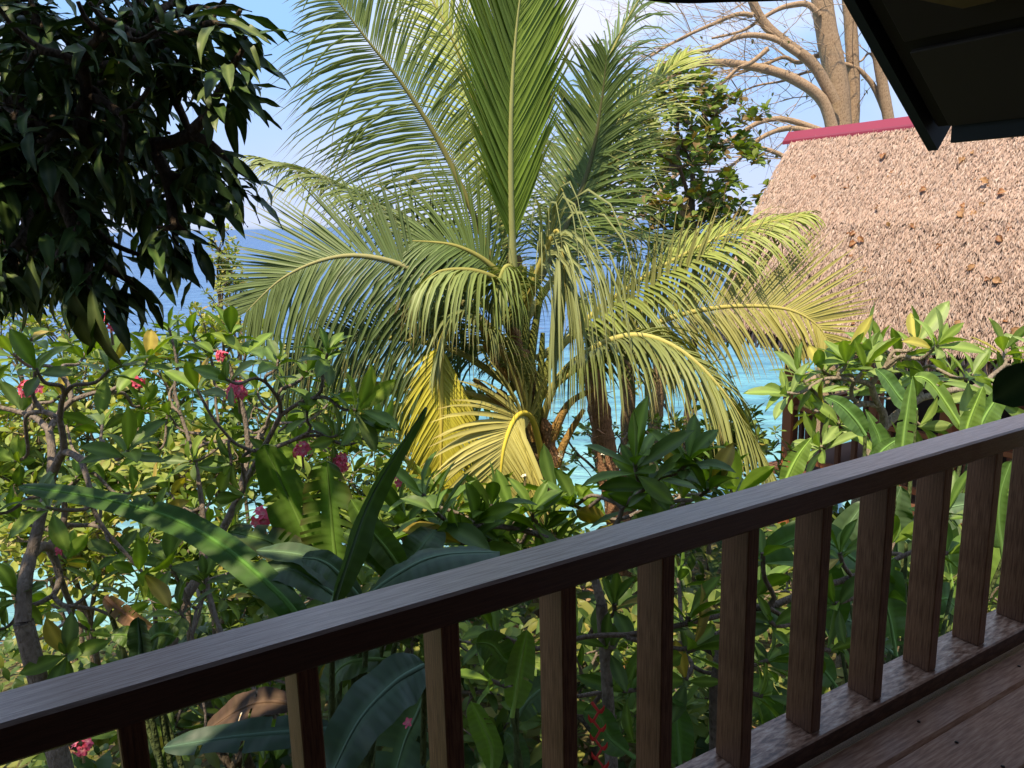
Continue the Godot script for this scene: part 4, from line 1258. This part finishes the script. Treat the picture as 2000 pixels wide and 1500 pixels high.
func broad_plants() -> void:
	var G := lin(0.09, 0.16, 0.028)
	var B := lin(0.085, 0.14, 0.07)
	var DK := lin(0.065, 0.115, 0.026)
	var LT := lin(0.17, 0.27, 0.055)
	var P := func(called: String, label: String, cat: String, foot: Vector3):
		foot.y = height(foot.x, foot.z)
		return thing(called, label, cat, foot)
	var L := func(t: Node3D, q: Array, d: float, half: float, nh: Vector3, col: Color, cfg := {}):
		var pts := line(q, d)
		broad(t, pts, half, nh, col, cfg)
		var e: Vector3 = pts[0]
		stalk(t, t.position + Vector3(rf(-0.12, 0.12), 0, rf(-0.1, 0.1)), e, 0.016, lin(0.10, 0.13, 0.05), "leaf_stalk")
	var t: Node3D = P.call("banana_plant", "dark banana plant with long strap leaf and torn upright leaves above the handrail", "banana plant", Vector3(-0.85, 0, -2.9))
	L.call(t, [[590, 1215, 2.55], [545, 1160, 2.6], [440, 1070, 2.75], [330, 1010, 2.9], [190, 972, 3.0], [38, 950, 3.1]], 2.7, 0.058, Vector3(0.25, 0.75, 0.6), lin(0.055, 0.13, 0.02), {"pet": 0.0, "blunt": 0.35, "fold": 0.1, "tears": 0.02})
	L.call(t, [[640, 1130], [600, 1050], [558, 960], [515, 868]], 3.0, 0.095, Vector3(0.2, 0.1, 1), G, {"tears": 0.06, "pet": 0.02, "blunt": 0.4})
	L.call(t, [[660, 1130], [652, 1060], [645, 980], [638, 900]], 2.95, 0.12, Vector3(-0.2, 0.15, 1), G, {"tears": 0.16, "pet": 0.02, "blunt": 0.4, "edge": lin(0.09, 0.07, 0.025)})
	L.call(t, [[670, 1160], [600, 1110], [530, 1060], [445, 1038]], 2.9, 0.085, Vector3(0.2, 0.9, 0.5), DK, {"tears": 0.14, "edge": lin(0.09, 0.06, 0.025)})
	L.call(t, [[650, 1180, 2.5], [680, 1090, 2.55], [730, 960, 2.65], [832, 795, 2.75]], 2.6, 0.05, Vector3(0.85, 0.35, 0.45), B, {"pet": 0.0, "blunt": 0.7, "fold": 0.5})
	L.call(t, [[800, 1140], [760, 1080], [720, 1030], [685, 975]], 2.9, 0.06, Vector3(0.4, 0.5, 0.8), G, {})
	L.call(t, [[700, 1180, 2.7], [780, 1120, 2.7], [860, 1085, 2.75], [975, 1078, 2.85]], 2.7, 0.085, Vector3(-0.1, 1, 0.35), lin(0.085, 0.14, 0.085), {"sag": 0.5})
	L.call(t, [[760, 1160, 2.9], [800, 1100, 2.95], [830, 1060, 3.0], [850, 1035, 3.1]], 2.9, 0.075, Vector3(0, 0.5, 0.8), B, {"blunt": 0.3})
	L.call(t, [[700, 1170], [640, 1120], [590, 1085], [500, 1075]], 2.75, 0.06, Vector3(0, 0.95, 0.3), B, {})
	L.call(t, [[690, 1190], [620, 1140], [560, 1110], [490, 1130]], 2.7, 0.07, Vector3(0, 0.9, 0.4), B, {})
	L.call(t, [[720, 1190], [660, 1120], [625, 1095], [590, 1090]], 2.65, 0.05, Vector3(0, 0.9, 0.5), B, {})
	L.call(t, [[790, 1150], [745, 1090], [715, 1060], [670, 1040]], 2.9, 0.06, Vector3(0, 0.8, 0.5), DK, {})
	t = P.call("banana_plant", "banana plant with broad blue-grey leaves below the handrail, third gap from the left", "banana plant", Vector3(-0.35, 0, -2.5))
	L.call(t, [[830, 1300, 2.35], [770, 1335, 2.3], [700, 1410, 2.2], [640, 1530, 2.1]], 2.3, 0.10, Vector3(-0.1, 0.9, 0.5), lin(0.07, 0.115, 0.075), {"pet": 0.0, "sag": 0.2})
	L.call(t, [[845, 1290, 2.5], [825, 1370, 2.45], [790, 1450, 2.4], [760, 1560, 2.3]], 2.4, 0.11, Vector3(0.1, 0.8, 0.7), lin(0.09, 0.15, 0.085), {"pet": 0.0, "tears": 0.12})
	L.call(t, [[760, 1290], [700, 1290], [660, 1310], [640, 1360]], 2.7, 0.09, Vector3(0, 1, 0.3), DK, {})
	L.call(t, [[700, 1420], [560, 1430], [450, 1440], [320, 1460]], 2.6, 0.07, Vector3(0, 1, 0.4), lin(0.05, 0.09, 0.06), {"tears": 0.1})
	L.call(t, [[600, 1380], [520, 1370], [460, 1390], [400, 1430]], 2.8, 0.07, Vector3(0, 1, 0.4), lin(0.07, 0.042, 0.026), {"mat": mats.plain, "label": "withered brown leaf", "tears": 0.04})
	t = P.call("heliconia", "heliconia clump with upright green leaves below the middle of the handrail", "plant", Vector3(0.15, 0, -3.0))
	for q in [[[1000, 1400], [1010, 1340], [1020, 1280], [1030, 1230]], [[960, 1520], [960, 1460], [940, 1410], [920, 1370]], [[1020, 1520], [1015, 1480], [1000, 1440], [985, 1430]], [[1010, 1300], [985, 1290], [960, 1260], [930, 1255]], [[1330, 1510], [1325, 1450], [1320, 1400], [1312, 1360]], [[1000, 1420], [1030, 1370], [1070, 1340], [1110, 1340]], [[1240, 1480], [1190, 1440], [1170, 1400], [1140, 1390]]]:
		L.call(t, q, rf(2.8, 3.3), rf(0.05, 0.08), Vector3(rf(-0.3, 0.3), 0.4, 0.9), [G, LT, B, lin(0.08, 0.16, 0.04)][rng.randi() % 4], {"tears": 0.03})
	t = P.call("heliconia", "heliconia clump with long pale-ribbed leaves rising over the handrail at the right", "plant", Vector3(2.0, 0, -4.0))
	for q in [[[1530, 950], [1545, 915], [1562, 885], [1585, 855]], [[1760, 900], [1765, 850], [1772, 800], [1782, 735]], [[1700, 930], [1720, 890], [1715, 850], [1690, 800]], [[1900, 870], [1920, 820], [1945, 780], [1985, 725]], [[1880, 880], [1890, 830], [1905, 790], [1920, 755]], [[1880, 840], [1820, 750], [1785, 735]], [[1690, 930], [1715, 890], [1735, 870], [1760, 855]], [[1690, 850], [1670, 820], [1640, 790], [1610, 775]], [[1790, 800], [1760, 780], [1730, 740], [1710, 720]]]:
		L.call(t, q, rf(4.1, 4.6), rf(0.05, 0.068), Vector3(rf(-0.3, 0.3), 0.45, 0.9), [LT, lin(0.14, 0.24, 0.06), lin(0.10, 0.19, 0.05)][rng.randi() % 3], {"tears": 0.03, "blunt": 0.75, "pet": 0.02})
	t = P.call("heliconia", "heliconia clump with broad leaves hanging behind the right-hand balusters", "plant", Vector3(1.9, 0, -3.7))
	for q in [[[1660, 1180], [1640, 1100], [1650, 1040], [1690, 980]], [[1760, 1130], [1750, 1060], [1745, 1000], [1760, 950]], [[1640, 1250], [1625, 1180], [1610, 1110], [1620, 1050]], [[1750, 1280], [1740, 1220], [1730, 1160], [1745, 1090]], [[1860, 1150], [1850, 1080], [1840, 1020], [1850, 950]], [[1640, 1350], [1600, 1300], [1560, 1280], [1500, 1290]], [[1770, 1060], [1830, 1010], [1860, 990], [1940, 980]], [[1700, 1120], [1620, 1060], [1560, 1050], [1480, 1090]], [[1760, 1290], [1690, 1230], [1640, 1210], [1580, 1230]], [[1520, 1430], [1500, 1380], [1470, 1340], [1420, 1340]], [[1380, 1450], [1420, 1390], [1450, 1360], [1510, 1330]], [[1860, 1200], [1900, 1130], [1940, 1050], [1960, 930]], [[1960, 1090], [1950, 1020], [1955, 960], [1975, 900]], [[1780, 1200], [1840, 1170], [1860, 1180], [1900, 1230]]]:
		L.call(t, q, rf(3.6, 4.4), rf(0.08, 0.11), Vector3(rf(-0.3, 0.3), 0.55, 0.8), [G, LT, B, lin(0.08, 0.15, 0.04), lin(0.09, 0.17, 0.05)][rng.randi() % 5], {"tears": 0.04})
	t = P.call("heliconia", "low broad-leaved plant lifting three blunt leaves over the left end of the handrail", "plant", Vector3(-1.3, 0, -2.8))
	L.call(t, [[275, 1290], [275, 1255], [272, 1230], [270, 1205]], 2.7, 0.045, Vector3(0, 0.3, 1), lin(0.03, 0.06, 0.028), {"pet": 0.0})
	L.call(t, [[290, 1255], [310, 1240], [330, 1240], [345, 1245]], 2.75, 0.05, Vector3(0, 0.7, 0.6), G, {"pet": 0.0})
	L.call(t, [[270, 1250], [255, 1243], [240, 1240], [218, 1240]], 2.75, 0.04, Vector3(0, 0.7, 0.6), G, {"pet": 0.0})
	L.call(t, [[205, 1165], [235, 1190], [262, 1210], [298, 1225]], 2.9, 0.034, Vector3(0.3, 0.5, 0.9), lin(0.34, 0.19, 0.12), {"pet": 0.0, "fold": 0.9, "label": "curled pinkish brown dead leaf", "tears": 0.05})
	t = P.call("rubber_plant", "shaded dark plant poking one big round leaf into the right edge", "plant", Vector3(1.75, 0, -1.9))
	var kd := leaf_kind("round", mats.gloss, [lin(0.035, 0.07, 0.026), lin(0.045, 0.085, 0.03)], 1.4, 0.3, [0.2, 0.6], 0.15, 0.04, 7)
	var list := []
	for q in [[2045, 700, 2.0, -0.7], [2090, 640, 2.0, 0.5], [2100, 800, 2.0, 0.8], [2080, 560, 2.1, 0.2]]:
		add_leaf(list, at(q[0], q[1], q[2]), Vector3(q[3], -0.55, 0.2), Vector3(0.2, 0.5, 0.8), 0.17)
	stalk(t, t.position, at(2110, 560, 2.05), 0.014, lin(0.08, 0.06, 0.04))
	commit_leaves(t, list, kd, 20)

func shrub(label: String, px: float, py: float, D: float, rad: Vector3, n: int, kd: Kind, size: float, most := 0, cat := "shrub", called := "shrub") -> void:
	var c := at(px, py, D)
	var foot := Vector3(c.x, height(c.x, c.z), c.z)
	var t := thing(called, label, cat, foot)
	var tips := []
	for i in n:
		var v := rvec()
		if v.length() > 1.0: v = v.normalized() * rng.randf()
		tips.append(c + Vector3(v.x * rad.x, v.y * rad.y, v.z * rad.z))
	var b := MB.new()
	var dirs := {}
	var loc := []
	for q in tips: loc.append(q - foot)
	fork(b, Vector3.ZERO, loc, 0.035, 0.004, lin(0.24, 0.19, 0.14), dirs, Vector3.UP, 0.45, 5)
	part("branches", b.mesh(mats.bark), t)
	var list := []
	for q in tips: rosette(list, q, (Vector3.UP + rvec() * 0.6).normalized(), 11, size, 0.4, 1.7)
	commit_leaves(t, list, kd, most)

func background() -> void:
	var ky := leaf_kind("oblong", mats.leaf, [lin(0.36, 0.40, 0.09), lin(0.28, 0.34, 0.07), lin(0.42, 0.38, 0.12), lin(0.24, 0.30, 0.06), lin(0.45, 0.30, 0.08)], 1.3, 0.22, [0.2, 0.7], 0.2, 0.05, 4)
	var kg := leaf_kind("oblong", mats.leaf, [lin(0.13, 0.20, 0.035), lin(0.18, 0.25, 0.045), lin(0.10, 0.16, 0.03), lin(0.23, 0.29, 0.055), lin(0.36, 0.30, 0.07)], 1.3, 0.2, [0.2, 0.7], 0.2, 0.05, 4)
	shrub("slim yellow-green tree standing against the sea left of the palm", 440, 530, 12.0, Vector3(0.34, 0.75, 0.4), 95, ky, 0.10, 0, "tree", "young_tree")
	shrub("yellowish sunlit bush against the sea, under the mango at the left edge", 70, 640, 11.0, Vector3(1.1, 0.5, 1.0), 70, ky, 0.14)
	shrub("yellow-green bush below the slim tree, left of the drooping palm fronds", 420, 640, 11.0, Vector3(0.8, 0.35, 0.7), 60, ky, 0.12)
	shrub("sunlit yellow-green shrub glimpsed through the far-left frangipani", 120, 830, 9.0, Vector3(1.1, 0.9, 1.0), 110, ky, 0.17)
	shrub("sunlit green shrub glimpsed behind the spreading frangipani branches", 380, 880, 9.0, Vector3(1.2, 0.8, 1.0), 120, kg, 0.19)
	shrub("yellowish low shrub downhill behind the far-left trunk", 160, 1060, 7.5, Vector3(1.0, 0.7, 0.8), 100, ky, 0.18)
	shrub("green low shrub downhill below the long strap leaf", 420, 1090, 7.0, Vector3(1.0, 0.6, 0.8), 100, kg, 0.2)
	shrub("green shrub behind the torn upright banana leaves", 640, 960, 7.2, Vector3(0.9, 0.7, 0.8), 110, kg, 0.19)
	shrub("leafy shrub directly below the hanging yellow frond", 830, 1000, 6.5, Vector3(0.8, 0.35, 0.6), 50, kg, 0.19)
	shrub("green bush at the foot of the palm trunk", 980, 1040, 7.2, Vector3(0.8, 0.4, 0.6), 45, kg, 0.19)
	shrub("tangled green bush right of the palm under its drooping frond", 1390, 890, 9.5, Vector3(1.0, 0.5, 0.8), 130, kg, 0.15)
	shrub("green bush in front of the hut's corner post", 1420, 850, 8.5, Vector3(0.4, 0.45, 0.6), 40, kg, 0.17)
	shrub("dark green bush on the shore between the hut's corner post and its wall", 1650, 740, 15.0, Vector3(1.0, 0.3, 0.8), 60, kg, 0.16)
	shrub("broad yellow-green bush filling the space under the palm's left fronds", 600, 800, 9.6, Vector3(1.5, 0.9, 0.9), 150, ky, 0.17)
	shrub("green bush downhill between the left frangipanis, lit from above", 240, 760, 9.8, Vector3(1.5, 0.7, 0.9), 130, kg, 0.18)
	shrub("speckled small-leaved bush between the brown trunks and the water", 1190, 860, 10.5, Vector3(0.9, 0.6, 0.6), 50, kg, 0.12)
	shrub("yellow-green bush at the far left edge behind the grey trunk", 0, 900, 8.6, Vector3(0.8, 0.9, 0.8), 90, ky, 0.17)
	shrub("sunlit green bush low down between the far-left trunk and the slope", 110, 970, 8.2, Vector3(0.9, 0.6, 0.7), 100, kg, 0.19)
	shrub("pale green bush under the spreading frangipani, above the strap leaf's middle", 330, 930, 8.0, Vector3(0.9, 0.5, 0.7), 90, ky, 0.18)
	shrub("low yellow-green bush right behind the big palm's trunk", 940, 900, 9.3, Vector3(1.2, 0.6, 0.7), 90, ky, 0.16)
	shrub("sparse bush of small leaves against turquoise water right of the palm", 1330, 700, 12.5, Vector3(1.3, 0.8, 0.6), 34, kg, 0.12)
	shrub("shaded shrub filling the gaps behind the middle balusters", 1150, 1330, 4.6, Vector3(1.3, 0.5, 0.5), 60, kg, 0.17)
	shrub("shaded shrub filling the gaps behind the right-hand balusters", 1750, 1150, 5.0, Vector3(1.2, 0.7, 0.6), 70, kg, 0.19)
	shrub("shaded shrub behind the leftmost balusters", 420, 1400, 4.6, Vector3(1.4, 0.4, 0.5), 60, kg, 0.17)
	shrub("green undergrowth bush behind the broad bananas below the handrail", 760, 1200, 4.8, Vector3(1.0, 0.6, 0.6), 60, kg, 0.18)
	# brown palm trunks beyond
	for q in [[[[1150, 690], [1170, 800], [1182, 880], [1200, 980], [1225, 1120]], 9.3, 0.13, "thick reddish brown palm trunk right of the big palm's crown", lin(0.40, 0.22, 0.13)], [[[1290, 640], [1288, 740], [1275, 860], [1268, 940]], 12.0, 0.10, "thin pale brown trunk rising against the water, right of the thick reddish one", lin(0.40, 0.27, 0.15)]]:
		var pts := line(q[0], q[1])
		var e: Vector3 = pts[pts.size() - 1]
		e.y = height(e.x, e.z)
		pts.append(e)
		pts.reverse()
		var t := thing("palm_trunk", q[3], "palm tree", e)
		for i in pts.size(): pts[i] -= e
		pts = smooth(pts, 7)
		var b := MB.new()
		b.tube(pts, taper(pts.size(), q[2] * 1.15, q[2]), 10, q[4], 0.14)
		part("trunk", b.mesh(mats.bark), t)
		var hb := MB.new()
		for i in 150:
			var k: Vector3 = pts[int(rf(3, pts.size()))] + rvec() * q[2] * 1.0
			var d := Vector3(rf(-1, 1), rf(-0.6, 0.9), rf(0, 1)).normalized() * rf(0.06, 0.2)
			hb.tube([k, k + d], [0.012, 0.002], 3, tone(q[4], rf(0.6, 1.4)))
		part("bark_flakes", hb.mesh(mats.plain), t).set_meta("kind", "stuff")
	var bt := thing("boulder", "rounded tan granite boulder on the shore beside the hut's corner post", "boulder", at(1600, 760, 19.0))
	var sp := SphereMesh.new()
	sp.radial_segments = 24; sp.rings = 12
	var bm := MB.new()
	var fn := FastNoiseLite.new()
	fn.frequency = 0.9
	var P := []
	var C := []
	for i in 16:
		for j in 25:
			var a := TAU * j / 24.0
			var e := -PI / 2 + PI * i / 15.0
			var d := Vector3(cos(a) * cos(e), sin(e), sin(a) * cos(e))
			P.append(Vector3(d.x * 0.75, d.y * 0.45, d.z * 0.6) * (1.0 + 0.35 * fn.get_noise_3dv(d * 1.4)))
			C.append(tone(lin(0.40, 0.30, 0.23), rf(0.85, 1.1)))
	bm.grid(P, C, 16, 25)
	part("rock", bm.mesh(mats.bark), bt)
	# ground cover nobody could count
	var gc := Node3D.new()
	gc.name = "ground_cover"
	add_child(gc)
	gc.set_meta("kind", "stuff")
	tag(gc, "low green undergrowth and fallen leaves over the slope", "ground cover")
	var xs := []
	var cs := []
	var xd := []
	var cd := []
	for i in 16000:
		var z := -rf(2.2, 17.0)
		var x := rf(-0.95, 0.95) * (-z) * 0.95
		var q := Vector3(x, height(x, z) + 0.02, z)
		if rng.randf() < 0.72:
			var d := Vector3(rf(-1, 1), rf(0.1, 1.6), rf(-1, 1)).normalized()
			xs.append(Transform3D(Basis.looking_at(d, Vector3(0.05, 1, 0.3)).scaled(Vector3.ONE * rf(0.10, 0.34)), q + Vector3.UP * rf(0, 0.25)))
			cs.append(tone([lin(0.08, 0.14, 0.03), lin(0.14, 0.19, 0.04), lin(0.055, 0.10, 0.025), lin(0.24, 0.25, 0.06)][rng.randi() % 4], rf(0.8, 1.2)))
		else:
			var d := Vector3(rf(-1, 1), rf(-0.1, 0.3), rf(-1, 1)).normalized()
			xd.append(Transform3D(Basis.looking_at(d, Vector3(0.05, 1, 0.1)).scaled(Vector3.ONE * rf(0.08, 0.22)), q + Vector3.UP * 0.02))
			cd.append(tone([lin(0.36, 0.18, 0.08), lin(0.28, 0.15, 0.08), lin(0.42, 0.28, 0.15)][rng.randi() % 3], rf(0.8, 1.2)))
	stuff("undergrowth", kg.plain[1], gc, xs, cs)
	stuff("leaf_litter", kg.plain[2], gc, xd, cd)

func small_things() -> void:
	# hanging red heliconia flower
	var top := at(1162, 1372, 3.0)
	var t := thing("heliconia_flower", "hanging chain of red heliconia bracts between two middle balusters", "flower", top)
	var b := MB.new()
	var pts := []
	for i in 9: pts.append(at(1162 + i * 1.5 + (6 if i % 2 else -6), 1372 + i * 18, 3.0) - top)
	b.tube(pts, taper(9, 0.007, 0.005), 6, lin(0.5, 0.05, 0.04))
	part("stem", b.mesh(mats.plain), t)
	for i in 8:
		var c: Vector3 = pts[i + 1] if i < 8 else pts[8]
		var s := -1.0 if i % 2 else 1.0
		var mb := MB.new()
		mb.tube([c, c + Vector3(s * 0.009, 0.004, 0.006), c + Vector3(s * 0.018, 0.018, 0.009), c + Vector3(s * 0.022, 0.036, 0.009)], [0.006, 0.009, 0.006, 0.001], 7, tone(lin(0.55, 0.04, 0.035), rf(0.8, 1.15)))
		part("bract", mb.mesh(mats.petal), t)
	var wf := thing("white_flower", "spiky white blossom on a thin stem under the left end of the handrail", "flower", at(480, 1500, 3.5))
	wf.position.y = height(wf.position.x, wf.position.z)
	stalk(wf, wf.position, at(480, 1405, 3.5), 0.008, lin(0.12, 0.15, 0.05))
	flower_cluster(wf, at(480, 1402, 3.5), 0.05, 8, "white")
	# fallen pink blossom on the torn banana leaf
	var f := thing("fallen_blossom", "wilted pink blossom lying on the torn banana leaf below the handrail", "flower", at(797, 1412, 2.36))
	part("petals", flower_mesh["pink"], f, Transform3D(Basis(Vector3(0.6, 0.3, 0.7).normalized(), 0.8).scaled(Vector3.ONE * 0.02), Vector3.ZERO))
